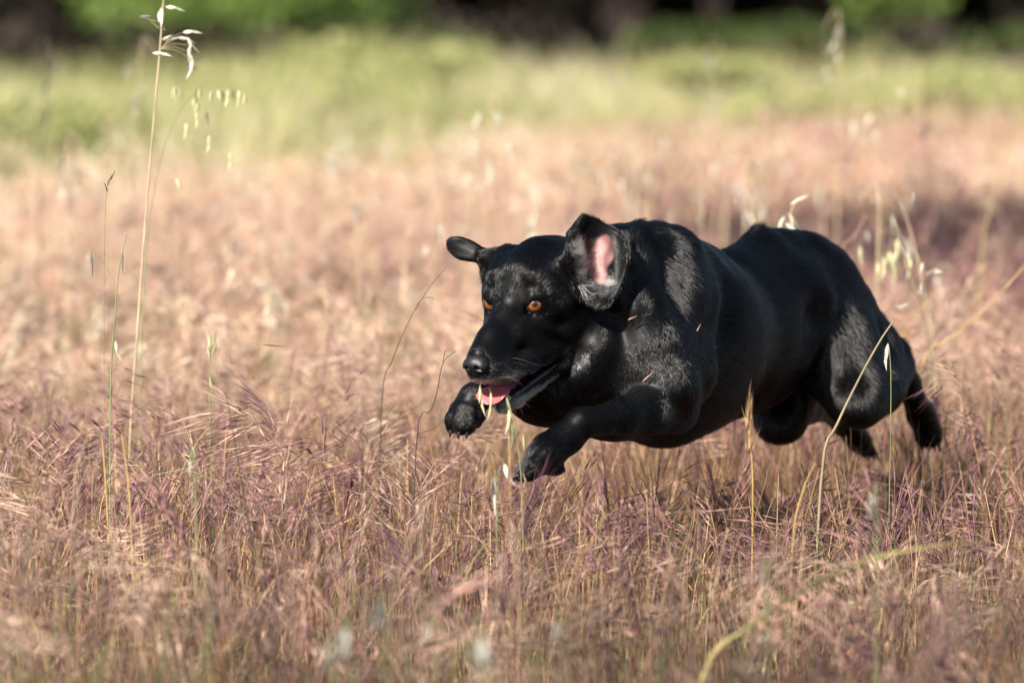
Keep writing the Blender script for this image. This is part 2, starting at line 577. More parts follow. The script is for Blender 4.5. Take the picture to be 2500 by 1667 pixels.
# ------------------------------------------------------------------ green meadow band behind the brome
def meadow(name, y0, y1, dens, margin, hmu, label, pal, seed, edge=None, wid=0.006, half=0.0925):
    hw = half * y1 + margin
    n = int((y1 - y0) * 2 * hw * dens)
    tall = 1.0
    x = RNG.uniform(-hw, hw, n)
    y = RNG.uniform(y0, y1, n)
    if edge is not None:
        k = y > edge(x) + RNG.normal(size=n) * 0.2
        x, y = x[k], y[k]
        n = len(x)
    z = rough_ground(x, y)
    nz = lownoise(x, y, 0.9, seed)
    h = hmu * (1 + 0.45 * np.clip(nz, -0.8, 2) + (0.30 * np.clip(lownoise(x, y, 0.6, seed + 3), -0.8, 1.6) if y0 > 20 else 0)) * np.clip(RNG.normal(1, 0.2, n), 0.4, 1.6)
    az = RNG.uniform(0, 6.283, n)
    ks = 4
    pts = np.zeros((n, ks, 3))
    pts[:, 0] = np.stack([x, y, z - 0.01], 1)
    a0 = np.abs(RNG.normal(0, 0.25, n))
    ac = RNG.uniform(0.1, 1.2, n)
    for i in range(1, ks):
        an = a0 + ac * (i / (ks - 1)) ** 2
        d = np.stack([np.cos(az) * np.sin(an), np.sin(az) * np.sin(an), np.cos(an)], 1)
        pts[:, i] = pts[:, i - 1] + d * (h / (ks - 1))[:, None]
    ci = np.clip((lownoise(x, y, 1.0, seed + 7) * 2.0 - nz * 0.8 - 1.2 * np.exp(-((x + 1.9) / 0.5) ** 2) * (y < 24) + RNG.normal(size=n) * 0.8 + len(pal) / 2), 0, len(pal) - 0.001).astype(int)
    c = np.array(pal)[ci] * RNG.uniform(0.75, 1.25, (n, 1))
    tri = Tri()
    ribbons(tri, pts, wid * np.linspace(1, 0.25, ks)[None, :] * RNG.uniform(0.6, 1.4, (n, 1)), c)
    k = RNG.random(n) < 0.35
    b = pts[k, -1]
    mm = len(b)
    spikelets(tri, b, unit(RNG.normal(size=(mm, 3)) * 0.4 + [0, 0, -0.6]), RNG.uniform(0.02, 0.035, mm), RNG.uniform(0.006, 0.011, mm),
              np.array([0.55, 0.52, 0.30]) * RNG.uniform(0.8, 1.2, (mm, 1)), 0, flat=True)
    o = link_mesh(name, tri.mesh(name, [MAT_GRASS]))
    tag(o, label, 'grass', kind='stuff')
    return o


PAL_GREEN = [(0.20, 0.23, 0.07), (0.35, 0.36, 0.12), (0.50, 0.47, 0.20), (0.56, 0.53, 0.29), (0.70, 0.60, 0.44)]
meadow('green_grass', 15.0, 25.0, 420, 1.8, 0.25, 'yellow green meadow grass beyond the pink brome', PAL_GREEN, 41,
       edge=meadow_edge)
meadow('green_grass', 25.0, 33.0, 260, 2.5, 0.235, 'tall yellow green grass in front of the trees', PAL_GREEN, 43, wid=0.009)


# ------------------------------------------------------------------ oaks and shrubs at the far edge
MAT_LEAF = grass_material('leaf', 0.3, 0.6, 0.12)
MAT_BARK = mat('bark', rough=0.9, spec=0.15, bump=(14, 0.9, 0.05), noise=(7, (0.022, 0.017, 0.013), (0.06, 0.048, 0.036)))


def leaf_cloud(name, blobs, per, size, pal, parent, seed, dens=1.0):
    r = np.random.default_rng(seed)
    Vs, Cs = [], []
    for c, rad in blobs:
        n = int(per * rad[0] * rad[1] * dens)
        d = unit(r.normal(size=(n, 3)))
        rr = r.uniform(0.55, 1.08, (n, 1)) * (1 + 0.18 * np.sin(d[:, :1] * 7 + d[:, 2:] * 5))
        p = np.array(c) + d * rr * np.array(rad)
        a = unit(r.normal(size=(n, 3)))
        b = unit(np.cross(a, r.normal(size=(n, 3))))
        s = size * r.uniform(0.6, 1.4, (n, 1))
        Vs.append(np.stack([p - a * s, p + b * s * 0.42, p + a * s, p - b * s * 0.42], 1))
        tone = np.array(pal)[r.integers(0, len(pal), n)] * r.uniform(0.7, 1.3, (n, 1))
        Cs.append(np.repeat(tone[:, None], 4, 1))
    V = np.concatenate(Vs)
    C = np.concatenate(Cs)
    m = len(V)
    Q = np.arange(m * 4).reshape(m, 4)
    return link_mesh(name, np_mesh(name, V.reshape(-1, 3), quads=Q, col=C.reshape(-1, 3), mats=[MAT_LEAF]), parent)


def tube(pts, rad, n=9):
    pts = np.asarray(pts, float)
    V, Q = [], []
    for i, p in enumerate(pts):
        tg = pts[min(i + 1, len(pts) - 1)] - pts[max(i - 1, 0)]
        tg /= np.linalg.norm(tg)
        a = np.cross(tg, [0.2, 0.9, 0.1])
        a /= np.linalg.norm(a)
        b = np.cross(tg, a)
        for j in range(n):
            t = 2 * math.pi * j / n
            V.append(p + rad[i] * (a * math.cos(t) + b * math.sin(t)))
    for i in range(len(pts) - 1):
        for j in range(n):
            Q.append((i * n + j, i * n + (j + 1) % n, (i + 1) * n + (j + 1) % n, (i + 1) * n + j))
    return V, Q


def wood(name, limbs, parent):
    V, Q = [], []
    for pts, rad in limbs:
        v, q = tube(pts, rad)
        Q += [tuple(k + len(V) for k in f) for f in q]
        V += v
    return link_mesh(name, np_mesh(name, V, quads=Q, mats=[MAT_BARK]), parent)


def root(name, loc, label, cat, group=None):
    e = bpy.data.objects.new(name, None)
    COL.objects.link(e)
    e.location = loc
    tag(e, label, cat, group)
    bpy.context.view_layer.update()
    return e


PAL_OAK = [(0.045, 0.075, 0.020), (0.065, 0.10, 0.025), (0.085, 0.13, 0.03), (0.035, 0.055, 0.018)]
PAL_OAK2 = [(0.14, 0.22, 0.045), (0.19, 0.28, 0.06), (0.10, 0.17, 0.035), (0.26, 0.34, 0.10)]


def oak(x, y, h, lean, skirt, pal, label, seed, spread=2.2, dens=1.0, group='trees along the far edge of the meadow', flat=False):
    r = random.Random(seed)
    e = root('oak_tree', (x, y, -0.09), label, 'tree', group)
    fork = h * (0.7 if flat else 0.32)  # flat: high fork and shallow crown, shaped for the shade it casts
    limbs = [([(x, y, -0.2), (x + lean * 0.3, y, fork * 0.5), (x + lean * 0.6, y + 0.1, fork)], [0.26, 0.21, 0.18] if not flat else [0.14, 0.11, 0.09])]
    blobs = []
    for i in range(7):
        a = i * 0.9 + r.uniform(-0.3, 0.3)
        tip = (x + lean + math.cos(a) * spread * 0.7, y + math.sin(a) * spread * 0.7, h * (r.uniform(0.78, 0.85) if flat else r.uniform(0.55, 0.85)))
        mid = (x + lean * 0.7 + math.cos(a) * spread * 0.3, y + math.sin(a) * spread * 0.3, fork + (tip[2] - fork) * 0.45)
        limbs.append(([(x + lean * 0.6, y + 0.1, fork - 0.05), mid, tip], [0.13, 0.09, 0.03]))
        blobs.append((tip, (spread * 0.5, spread * 0.5, h * (0.05 if flat else 0.16))))
    blobs.append(((x + lean, y, h * 0.85), (spread * 0.7, spread * 0.7, h * (0.05 if flat else 0.16))))
    for dx, dy, z, rx, rz in skirt:          # low hanging branches that show under the crown
        tip = (x + dx, y + dy, z)
        limbs.append(([(x + lean * 0.6, y + 0.1, fork - 0.02), (x + dx * 0.6, y + dy * 0.6, max(z + 0.6, fork * 0.8)), tip], [0.10, 0.06, 0.02]))
        blobs.append((tip, (rx, rx * 0.8, rz)))
    wood('trunk', limbs, e)
    leaf_cloud('crown', blobs, 620, 0.07, pal, e, seed, dens)
    return e


def shrub(x, y, w, h, pal, label, seed, group='shrubs under the trees', leaf=0.045):
    r = random.Random(seed)
    e = root('shrub', (x, y, -0.09), label, 'shrub', group)
    limbs, blobs = [], []
    for i in range(6):
        a = i * 1.05 + r.uniform(-0.3, 0.3)
        tip = (x + math.cos(a) * w * 0.5, y + math.sin(a) * w * 0.4, h * r.uniform(0.45, 0.8))
        limbs.append(([(x, y, -0.15), (x + math.cos(a) * w * 0.2, y + math.sin(a) * w * 0.2, h * 0.3), tip], [0.03, 0.02, 0.008]))
        blobs.append((tip, (w * 0.34, w * 0.34, h * 0.28)))
    wood('stem', limbs, e)
    leaf_cloud('foliage', blobs, 1500 * (0.045 / leaf) ** 2, leaf, pal, e, seed)
    return e


PAL_SHADE = [(0.014, 0.020, 0.009), (0.018, 0.025, 0.010), (0.024, 0.034, 0.012), (0.016, 0.022, 0.009)]  # leaf colours darkened to paint the shade in the tree line gaps
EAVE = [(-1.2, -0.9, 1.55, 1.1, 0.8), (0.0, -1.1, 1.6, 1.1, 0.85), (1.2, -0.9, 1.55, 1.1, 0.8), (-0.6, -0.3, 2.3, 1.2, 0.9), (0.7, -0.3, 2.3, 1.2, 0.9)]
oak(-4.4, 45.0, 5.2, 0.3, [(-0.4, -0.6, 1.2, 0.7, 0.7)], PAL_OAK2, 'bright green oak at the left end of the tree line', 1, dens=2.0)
oak(-3.45, 43.5, 6.0, 0.1, EAVE, PAL_SHADE, 'dark oak with a bare shaded trunk near the left edge', 2, dens=2.0)
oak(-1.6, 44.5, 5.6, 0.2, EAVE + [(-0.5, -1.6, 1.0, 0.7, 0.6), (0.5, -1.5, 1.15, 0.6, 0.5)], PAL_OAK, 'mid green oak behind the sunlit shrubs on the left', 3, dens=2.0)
oak(0.45, 44.0, 6.2, -0.1, EAVE, PAL_SHADE, 'darkest oak with deep shade beneath it, above the dog', 4, dens=2.0)
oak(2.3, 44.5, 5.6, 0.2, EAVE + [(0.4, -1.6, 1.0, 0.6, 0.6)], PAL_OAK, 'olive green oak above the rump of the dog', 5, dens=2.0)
oak(4.0, 44.0, 5.4, -0.3, EAVE, PAL_SHADE, 'shady oak at the right end of the tree line', 6, dens=2.0)
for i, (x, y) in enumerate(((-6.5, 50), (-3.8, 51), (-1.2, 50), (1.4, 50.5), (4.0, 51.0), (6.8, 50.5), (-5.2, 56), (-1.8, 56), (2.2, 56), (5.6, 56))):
    oak(x, y - 2.5, 6.5 + (i % 3) * 0.7, 0.2 - 0.1 * (i % 4), [(0.3, -0.6, 1.2, 1.4, 1.2), (-1.2, -0.2, 1.1, 1.3, 1.1), (1.3, -0.2, 1.1, 1.3, 1.1)], PAL_SHADE,
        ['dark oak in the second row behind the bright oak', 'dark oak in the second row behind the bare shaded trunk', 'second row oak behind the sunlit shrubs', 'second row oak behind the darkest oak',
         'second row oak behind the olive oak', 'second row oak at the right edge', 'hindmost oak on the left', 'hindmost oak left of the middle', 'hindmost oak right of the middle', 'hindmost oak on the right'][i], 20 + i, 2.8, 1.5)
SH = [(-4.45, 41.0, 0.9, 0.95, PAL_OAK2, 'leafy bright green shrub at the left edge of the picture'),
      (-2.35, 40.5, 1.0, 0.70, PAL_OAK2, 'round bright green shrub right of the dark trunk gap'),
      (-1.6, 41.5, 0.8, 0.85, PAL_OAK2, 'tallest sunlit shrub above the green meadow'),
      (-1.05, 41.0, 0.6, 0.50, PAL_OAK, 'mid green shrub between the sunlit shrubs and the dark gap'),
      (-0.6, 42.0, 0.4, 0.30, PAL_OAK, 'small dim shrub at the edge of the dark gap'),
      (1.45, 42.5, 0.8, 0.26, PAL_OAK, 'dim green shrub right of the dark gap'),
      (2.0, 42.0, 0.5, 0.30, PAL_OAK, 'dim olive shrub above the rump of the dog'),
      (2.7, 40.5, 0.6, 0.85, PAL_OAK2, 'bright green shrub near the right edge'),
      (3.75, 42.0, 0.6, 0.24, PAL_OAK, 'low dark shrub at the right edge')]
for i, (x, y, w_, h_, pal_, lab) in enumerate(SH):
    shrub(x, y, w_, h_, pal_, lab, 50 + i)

# low bushes out in the meadow
PAL_SAGE = [(0.34, 0.36, 0.13), (0.42, 0.42, 0.18), (0.26, 0.29, 0.10), (0.48, 0.46, 0.22)]
for i, (px, d, w_, h_, lab) in enumerate(((110, 20.5, 0.55, 0.30, 'rounded green bush at the left edge of the meadow'), (720, 24.5, 0.7, 0.28, 'wide green bush in the meadow left of the middle'),
                                          (930, 29.0, 0.7, 0.36, 'taller green bush in the meadow behind the wide one'), (2010, 24.0, 0.5, 0.22, 'small grey green bush in the meadow above the rump of the dog'),
                                          (2400, 25.5, 0.6, 0.28, 'green bush in the meadow near the right edge'), (1720, 30.0, 0.5, 0.24, 'low green bush in the meadow above the back of the dog'))):
    shrub((px - 1250) / FPX * d, d, w_, h_, PAL_SAGE, lab, 70 + i, 'bushes in the green meadow', 0.024)
# two unseen oaks, added beside and behind the photographer to shade the grass
oak(-4.1, 5.6, 9.0, 0.0, [], PAL_OAK, 'unseen oak added outside the left edge to shade the grass behind the dog', 81, 1.2, 2.2, 'unseen trees added beside the photographer', flat=True)
oak(-3.4, -0.6, 6.0, 0.0, [], PAL_OAK, 'unseen oak added behind the photographer to thinly shade the near grass', 82, 1.1, 0.9, 'unseen trees added beside the photographer')

# ------------------------------------------------------------------ the dog
PSI, THT = math.radians(35), math.radians(23)
HF = np.array([-math.cos(THT) * math.sin(PSI), -math.cos(THT) * math.cos(PSI), -math.sin(THT)])
HL = np.array([math.cos(PSI), -math.sin(PSI), 0.0])
HU = np.cross(HF, HL)
HO = W(1301, 750, 7.0) - HL * 0.035
HAX = np.stack([HF, HL, HU])


def Hd(f, l, u):
    return HO + f * HF + l * HL + u * HU


def Hv(f, l, u):
    v = f * HF + l * HL + u * HU
    return v / np.linalg.norm(v)


def grade(lo, flo, fhi, hi, hf, hc, ratio=1.12):
    """grid axis, fine between flo and fhi, coarse elsewhere"""
    mid = list(np.arange(flo, fhi, hf))
    a, h, x = [], hf, flo
    while x > lo:
        h = min(h * ratio, hc)
        x -= h
        a.append(x)
    b, h, x = [], hf, mid[-1]
    while x < hi:
        h = min(h * ratio, hc)
        x += h
        b.append(x)
    return np.array(a[::-1] + mid + b)


def poly_inside(px, py, poly):
    c = np.zeros(px.shape, bool)
    n = len(poly)
    for i in range(n):
        x1, y1 = poly[i]
        x2, y2 = poly[(i + 1) % n]
        m = ((y1 > py) != (y2 > py)) & (px < (x2 - x1) * (py - y1) / (y2 - y1 + 1e-9) + x1)
        c ^= m
    return c


def poly_edge_dist(px, py, poly):
    d = np.full(px.shape, 1e9)
    n = len(poly)
    for i in range(n):
        a = np.array(poly[i], float)
        b = np.array(poly[(i + 1) % n], float)
        ab = b - a
        t = np.clip(((px - a[0]) * ab[0] + (py - a[1]) * ab[1]) / (ab @ ab), 0, 1)
        d = np.minimum(d, np.hypot(px - a[0] - t * ab[0], py - a[1] - t * ab[1]))
    return d


def smooth_poly(poly, n=3):
    p = np.array(poly, float)
    for _ in range(n):
        q = np.roll(p, -1, 0)
        p = np.stack([0.75 * p + 0.25 * q, 0.25 * p + 0.75 * q], 1).reshape(-1, 2)
    return [tuple(v) for v in p]


SKEL = []          # (a, b, r, flow) used for combing the coat


def flow(a, b, r, v=None):
    a, b = np.asarray(a, float), np.asarray(b, float)
    v = (b - a) if v is None else np.asarray(v, float)
    SKEL.append((a, b, r, v / (np.linalg.norm(v) + 1e-9)))


EYES = {}
for side in (1, -1):
    _g = Hv(0.76, 0.62 * side, 0.20)
    EYES[side] = (Hd(-0.0075, 0.0335 * side, 0.0) - _g * 0.0035, _g)
EYE_R = 0.0128

EARL_POLY = smooth_poly([(1409, 715), (1388, 660), (1378, 612), (1384, 585), (1400, 548), (1420, 526), (1446, 526),
                         (1476, 544), (1508, 560), (1533, 582), (1540, 620), (1538, 650), (1520, 705), (1500, 742), (1462, 766), (1432, 748)], 2)
EARR_POLY = smooth_poly([(1245, 618), (1210, 613), (1184, 608), (1155, 588), (1120, 575), (1095, 578), (1085, 592),
                         (1092, 615), (1118, 634), (1145, 638), (1168, 640), (1173, 660), (1176, 690), (1188, 704), (1205, 690), (1230, 660)], 2)


def ear_l_depth(x, y):
    u = (x - 1462) / 78.0
    v = (y - 640) / 115.0
    bowl = 0.023 * np.clip(1 - u * u - 0.5 * v * v, -0.6, 1)
    curl = -0.014 * np.clip((1400 - x) / 30, 0, 1) * np.clip((700 - y) / 60, 0, 1)
    ridge = 0.008 * np.sin((x - 1420) / 14.0) * np.exp(-((x - 1455) / 30) ** 2 - ((y - 650) / 60) ** 2)
    return 7.035 + bowl + curl + ridge + 0.012 * u - 0.03 * (v + 1) * 0.5 + 0.035 * np.clip((-v), 0, 1) * 0.4


def ear_r_depth(x, y):
    return 7.10 + 0.02 * (1240 - x) / 150 + 0.008 * np.sin((y - 560) / 25.0)


def make_head_and_body(F):
    TR = [(0.819, -0.574, 0), (0.574, 0.819, 0), (0, 0, 1)]
    # ---------------- trunk
    F.ell(W(1640, 835, 7.28), (0.108, 0.17, 0.122), TR, 0.02)
    F.ell(W(1765, 815, 7.42), (0.102, 0.15, 0.103), TR, 0.02)
    F.ell(W(1870, 755, 7.50), (0.086, 0.13, 0.088), TR, 0.02)
    F.ell(W(1955, 700, 7.58), (0.070, 0.10, 0.062), TR, 0.02)
    # withers, arch of the back
    F.chain([W(1575, 625, 7.16), W(1640, 607, 7.24), W(1705, 655, 7.32)], [0.024, 0.022, 0.028], 0.03)
    F.chain([W(1790, 657, 7.42), W(1858, 614, 7.50), W(1905, 614, 7.54), W(1955, 617, 7.57), W(2005, 636, 7.61)], [0.020, 0.018, 0.020, 0.018, 0.014], 0.03)
    # breast and brisket
    F.chain([W(1375, 915, 7.12), W(1490, 950, 7.17), W(1620, 970, 7.26), W(1720, 945, 7.36)], [0.062, 0.060, 0.054, 0.046], 0.02)
    F.ell(W(1320, 948, 7.13), (0.046, 0.05, 0.044), None, 0.02)
    # belly and tuck-up
    F.chain([W(1720, 960, 7.38), W(1825, 925, 7.46), W(1915, 850, 7.53)], [0.044, 0.040, 0.034], 0.02)
    # ---------------- neck
    F.chain([Hd(-0.10, 0.0, -0.012), W(1485, 700, 7.15), W(1560, 745, 7.21)], [0.052, 0.070, 0.088], 0.02)
    F.chain([Hd(-0.07, 0.0, -0.075), W(1425, 855, 7.11), W(1480, 900, 7.16)], [0.040, 0.058, 0.064], 0.02)
    F.chain([W(1510, 615, 7.13), W(1590, 600, 7.19)], [0.024, 0.022], 0.03)
    F.chain([W(1478, 775, 7.075), W(1464, 850, 7.06), W(1425, 905, 7.06)], [0.024, 0.0225, 0.018], 0.016)
    # loose skin fold down the side of the neck
    F.chain([W(1545, 660, 7.10), W(1568, 760, 7.075), W(1560, 880, 7.07)], [0.022, 0.026, 0.022], 0.02)
    # ---------------- near shoulder and foreleg
    F.chain([W(1655, 625, 7.20), W(1650, 730, 7.15), W(1620, 850, 7.09)], [0.028, 0.034, 0.034], 0.032)
    F.chain([W(1705, 670, 7.25), W(1712, 780, 7.19), W(1672, 900, 7.12), W(1650, 985, 7.095)], [0.026, 0.034, 0.034, 0.026], 0.030)
    F.chain([W(1605, 850, 7.07), W(1636, 940, 7.06), W(1645, 1000, 7.07)], [0.032, 0.028, 0.024], 0.028)
    F.chain([W(1645, 1000, 7.085), W(1590, 1002, 7.04), W(1520, 1014, 7.00), W(1450, 1028, 6.965)], [0.028, 0.027, 0.0215, 0.0180], 0.010)
    F.chain([W(1655, 1012, 7.09), W(1600, 1026, 7.05)], [0.014, 0.014], 0.008)
    F.ell(W(1418, 1026, 6.955), (0.018, 0.017, 0.017), None, 0.010)
    F.chain([W(1425, 1035, 6.955), W(1385, 1066, 6.95), W(1345, 1096, 6.94)], [0.0175, 0.0195, 0.0225], 0.008)
    F.ell(W(1330, 1106, 6.935), (0.028, 0.024, 0.020), [(0.78, 0, 0.62), (0, 1, 0), (-0.62, 0, 0.78)], 0.006)
    for i, (dy, dx) in enumerate(((-0.017, 16), (-0.006, 0), (0.006, 0), (0.017, 22))):
        base = W(1325 + dx, 1103 + i * 3, 6.935 + dy)
        mid = W(1295 + dx, 1130 + i * 3, 6.933 + dy * 1.15)
        tip = W(1272 + dx, 1154 + i * 2, 6.936 + dy * 1.15)
        F.chain([base, mid, tip], [0.0115, 0.0112, 0.0078], 0.003)
    F.ell(W(1350, 1142, 6.945), (0.015, 0.015, 0.009), None, 0.005)
    # ---------------- far foreleg
    F.chain([W(1440, 900, 7.20), W(1380, 985, 7.17)], [0.04, 0.028], 0.015)
    F.chain([W(1380, 965, 7.15), W(1280, 945, 7.11), W(1185, 955, 7.06)], [0.026, 0.022, 0.0185], 0.012)
    F.chain([W(1190, 955, 7.06), W(1158, 972, 7.045), W(1140, 1004, 7.04)], [0.0185, 0.0185, 0.0195], 0.008)
    F.ell(W(1138, 1010, 7.04), (0.0205, 0.018, 0.020), None, 0.006)
    for i, dx in enumerate((-30, -10, 10, 29)):
        dd = (0.006, -0.006, -0.006, 0.004)[i]
        yb = (0, 5, 4, -12)[i]
        F.chain([W(1138 + dx * 0.8, 1002, 7.03 + dd), W(1135 + dx, 1026 + yb, 7.024 + dd), W(1132 + dx, 1045 + yb, 7.030 + dd)], [0.0096, 0.0102, 0.0072], 0.003)
    # ---------------- near hind leg
    F.chain([W(1975, 690, 7.58), W(2025, 760, 7.58)], [0.050, 0.054], 0.016)
    F.chain([W(2008, 735, 7.57), W(2040, 860, 7.525), W(2085, 965, 7.47)], [0.046, 0.054, 0.040], 0.030)
    F.chain([W(2060, 765, 7.60), W(2108, 860, 7.60), W(2105, 945, 7.54)], [0.044, 0.046, 0.044], 0.016)
    F.chain([W(2095, 985, 7.45), W(2140, 945, 7.52), W(2196, 890, 7.64)], [0.032, 0.034, 0.020], 0.012)
    F.chain([W(2180, 860, 7.66), W(2215, 935, 7.71), W(2248, 1010, 7.76)], [0.022, 0.0165, 0.0175], 0.012)
    F.chain([W(2248, 1010, 7.76), W(2268, 1058, 7.78)], [0.020, 0.020], 0.01)
    for i, dx in enumerate((-20, -4, 12, 22)):
        F.chain([W(2262 + dx * 0.5, 1050, 7.77 + 0.006 * i), W(2266 + dx, 1082 - (6 if i in (0, 3) else 0), 7.775 + 0.006 * i)], [0.011, 0.0088], 0.003)
    # ---------------- far hind leg
    F.chain([W(1960, 760, 7.62), W(1915, 930, 7.58), W(1905, 1022, 7.54)], [0.052, 0.046, 0.034], 0.015)
    F.chain([W(1905, 1015, 7.54), W(1965, 990, 7.64), W(2022, 992, 7.74)], [0.030, 0.024, 0.020], 0.010)
    F.chain([W(2022, 990, 7.74), W(2062, 1035, 7.80), W(2100, 1078, 7.84)], [0.020, 0.0165, 0.018], 0.010)
    for i, dx in enumerate((-14, -4, 8, 18)):
        F.chain([W(2098 + dx * 0.6, 1078, 7.84 + 0.006 * i), W(2114 + dx, 1104, 7.85 + 0.006 * i)], [0.0105, 0.0085], 0.003)
    # ---------------- tail lies down behind the rump
    F.chain([W(2015, 640, 7.62), W(2068, 712, 7.68), W(2125, 785, 7.74), W(2178, 860, 7.80), W(2206, 915, 7.84)], [0.022, 0.019, 0.017, 0.014, 0.008], 0.012)
    # loose flank skin running down to the belly
    F.chain([W(2000, 735, 7.47), W(1968, 805, 7.44), W(1930, 875, 7.44), W(1905, 935, 7.45)], [0.010, 0.012, 0.012, 0.010], 0.028)
    # hollows: behind the shoulder, in front of the thigh, between neck and shoulder
    F.chain([W(1785, 680, 7.22), W(1782, 780, 7.18), W(1748, 880, 7.14)], [0.010, 0.012, 0.008], 0.035, 'sub')
    F.ell(W(1530, 925, 7.09), (0.045, 0.035, 0.04), None, 0.04)
    F.chain([W(2005, 770, 7.43), W(2010, 850, 7.40)], [0.018, 0.016], 0.03, 'sub')
    F.chain([W(1590, 680, 7.05), W(1600, 780, 7.02), W(1590, 860, 7.00)], [0.004, 0.006, 0.004], 0.030, 'sub')

    # ---------------- skull
    F.ell(Hd(-0.064, 0, 0.004), (0.070, 0.057, 0.044), HAX, 0.015)
    F.ell(Hd(-0.098, 0, -0.010), (0.044, 0.056, 0.042), HAX, 0.015)
    F.chain([Hd(-0.03, 0, 0.026), Hd(-0.080, 0, 0.028), Hd(-0.112, 0, 0.012)], [0.018, 0.016, 0.016], 0.02)
    for s in (1, -1):
        F.ell(Hd(-0.034, 0.024 * s, 0.020), (0.022, 0.019, 0.012), HAX, 0.010)
        # zygomatic arch, temple and masseter
        F.chain([Hd(-0.006, 0.033 * s, -0.020), Hd(-0.040, 0.049 * s, -0.012), Hd(-0.085, 0.054 * s, -0.004)], [0.012, 0.015, 0.018], 0.012)
        F.ell(Hd(-0.045, 0.040 * s, 0.004), (0.035, 0.018, 0.022), HAX, 0.012)
        F.ell(Hd(-0.062, 0.044 * s, -0.046), (0.038, 0.023, 0.038), HAX, 0.012)
        F.ell(Hd(-0.092, 0.050 * s, -0.040), (0.032, 0.024, 0.044), HAX, 0.012)
        # below the eye, cheek to lip
        F.ell(Hd(0.010, (0.0215 if s > 0 else 0.0185) * s, -0.028), (0.032, 0.015, 0.020), HAX, 0.012)
        F.ell(Hd(-0.010, 0.029 * s, -0.050), (0.036, 0.016, 0.026), HAX, 0.012)
        # flews
        F.chain([Hd(-0.016, 0.034 * s, -0.067), Hd(0.030, 0.0265 * s, -0.0625), Hd(0.064, 0.0190 * s, -0.0560), Hd(0.082, 0.009 * s, -0.0525)], [0.0135, 0.0130, 0.0125, 0.0110], 0.010)
        F.ell(Hd(0.066, 0.014 * s, -0.044), (0.024, 0.0135, 0.018), HAX, 0.010)
    # muzzle bridge
    F.chain([Hd(-0.008, 0, -0.002), Hd(0.018, 0, -0.015), Hd(0.050, 0, -0.022), Hd(0.080, 0, -0.029)], [0.0222, 0.0190, 0.0174, 0.0155], 0.012)
    F.ell(Hd(0.045, 0.001, -0.036), (0.043, 0.0228, 0.020), HAX, 0.012)
    F.ell(Hd(0.084, 0, -0.045), (0.013, 0.013, 0.013), HAX, 0.008)
    # folds of the face
    for s in (1, -1):
        F.chain([Hd(0.012, 0.026 * s, -0.014), Hd(-0.006, 0.040 * s, -0.030), Hd(-0.030, 0.050 * s, -0.052)], [0.003, 0.0045, 0.003], 0.010)
        F.chain([Hd(-0.020, 0.030 * s, 0.030), Hd(-0.055, 0.044 * s, 0.030), Hd(-0.080, 0.050 * s, 0.026)], [0.006, 0.007, 0.006], 0.014)
        F.chain([Hd(-0.022, 0.046 * s, -0.078), Hd(-0.040, 0.048 * s, -0.070)], [0.0022, 0.002], 0.014)
    # lower jaw
    F.chain([Hd(-0.080, 0, -0.062), Hd(-0.045, 0, -0.082), Hd(-0.01, 0, -0.094)], [0.034, 0.025, 0.017], 0.015)
    F.chain([Hd(-0.01, 0, -0.098), Hd(0.03, 0, -0.103), Hd(0.055, 0, -0.108)], [0.012, 0.010, 0.007], 0.010)
    # mouth cavity
    F.chain([Hd(-0.026, 0, -0.0850), Hd(0.01, 0, -0.084), Hd(0.055, 0, -0.086), Hd(0.095, 0, -0.092)], [0.010, 0.0115, 0.013, 0.0165], 0.004, 'sub')
    for s in (1, -1):
        F.chain([Hd(-0.020, 0.038 * s, -0.0860), Hd(0.02, 0.029 * s, -0.0845), Hd(0.06, 0.020 * s, -0.086)], [0.0030, 0.0070, 0.0110], 0.004, 'sub')
        F.chain([Hd(-0.060, 0.036 * s, -0.076), Hd(-0.025, 0.0335 * s, -0.0945), Hd(0.015, 0.0240 * s, -0.0985), Hd(0.050, 0.0125 * s, -0.1040), Hd(0.063, 0.0, -0.1060)],
                [0.018, 0.0075, 0.0075, 0.0078, 0.0080], 0.004)
    # eye openings and lids
    for s in (1, -1):
        c, g = EYES[s]
        sd = np.cross(g, HU)
        sd /= np.linalg.norm(sd)
        up = np.cross(sd, g)
        fwd = sd if sd @ HF > 0 else -sd

        def on(a, b, e=0.0):
            v = g + a * fwd + b * up
            return c + v / np.linalg.norm(v) * (EYE_R + e)
        F.ell(c - g * 0.002, (0.0150, 0.0140, 0.0120), [fwd, up, g], 0.010)
        F.ell(c + g * 0.012, (0.0135, 0.0118, 0.014), [fwd, up, g], 0.002, 'sub')
        F.ell(c, (0.0119,) * 3, None, 0.001)
        top = [on(1.30, -0.50), on(0.95, 0.62), on(0.15, 1.08), on(-0.75, 0.84), on(-1.25, 0.0)]
        bot = [on(1.35, -0.55), on(0.70, -0.88), on(-0.05, -0.98), on(-0.75, -0.72), on(-1.25, -0.05)]
        F.chain(top, [0.0016, 0.0026, 0.0030, 0.0028, 0.0020], 0.004)
        F.chain(bot, [0.0016, 0.0018, 0.0020, 0.0020, 0.0020], 0.004)
        # brow over the eye
        F.chain([on(0.7, 2.4, 0.001), on(-0.2, 2.8, 0.001), on(-1.2, 1.9, 0.0)], [0.0020, 0.0040, 0.0035], 0.008)
        F.chain([on(1.6, -0.9, 0.0), on(2.6, -1.8, 0.001)], [0.002, 0.002], 0.010, 'sub')
    # ---------------- ears
    xs, ys = np.meshgrid(np.arange(1374, 1546, 3.0), np.arange(522, 772, 3.0))
    xs, ys = xs.ravel(), ys.ravel()
    m = poly_inside(xs, ys, EARL_POLY)
    ed = poly_edge_dist(xs, ys, EARL_POLY)
    m &= ed > 5
    xs, ys, ed = xs[m], ys[m], ed[m]
    dep = ear_l_depth(xs, ys)
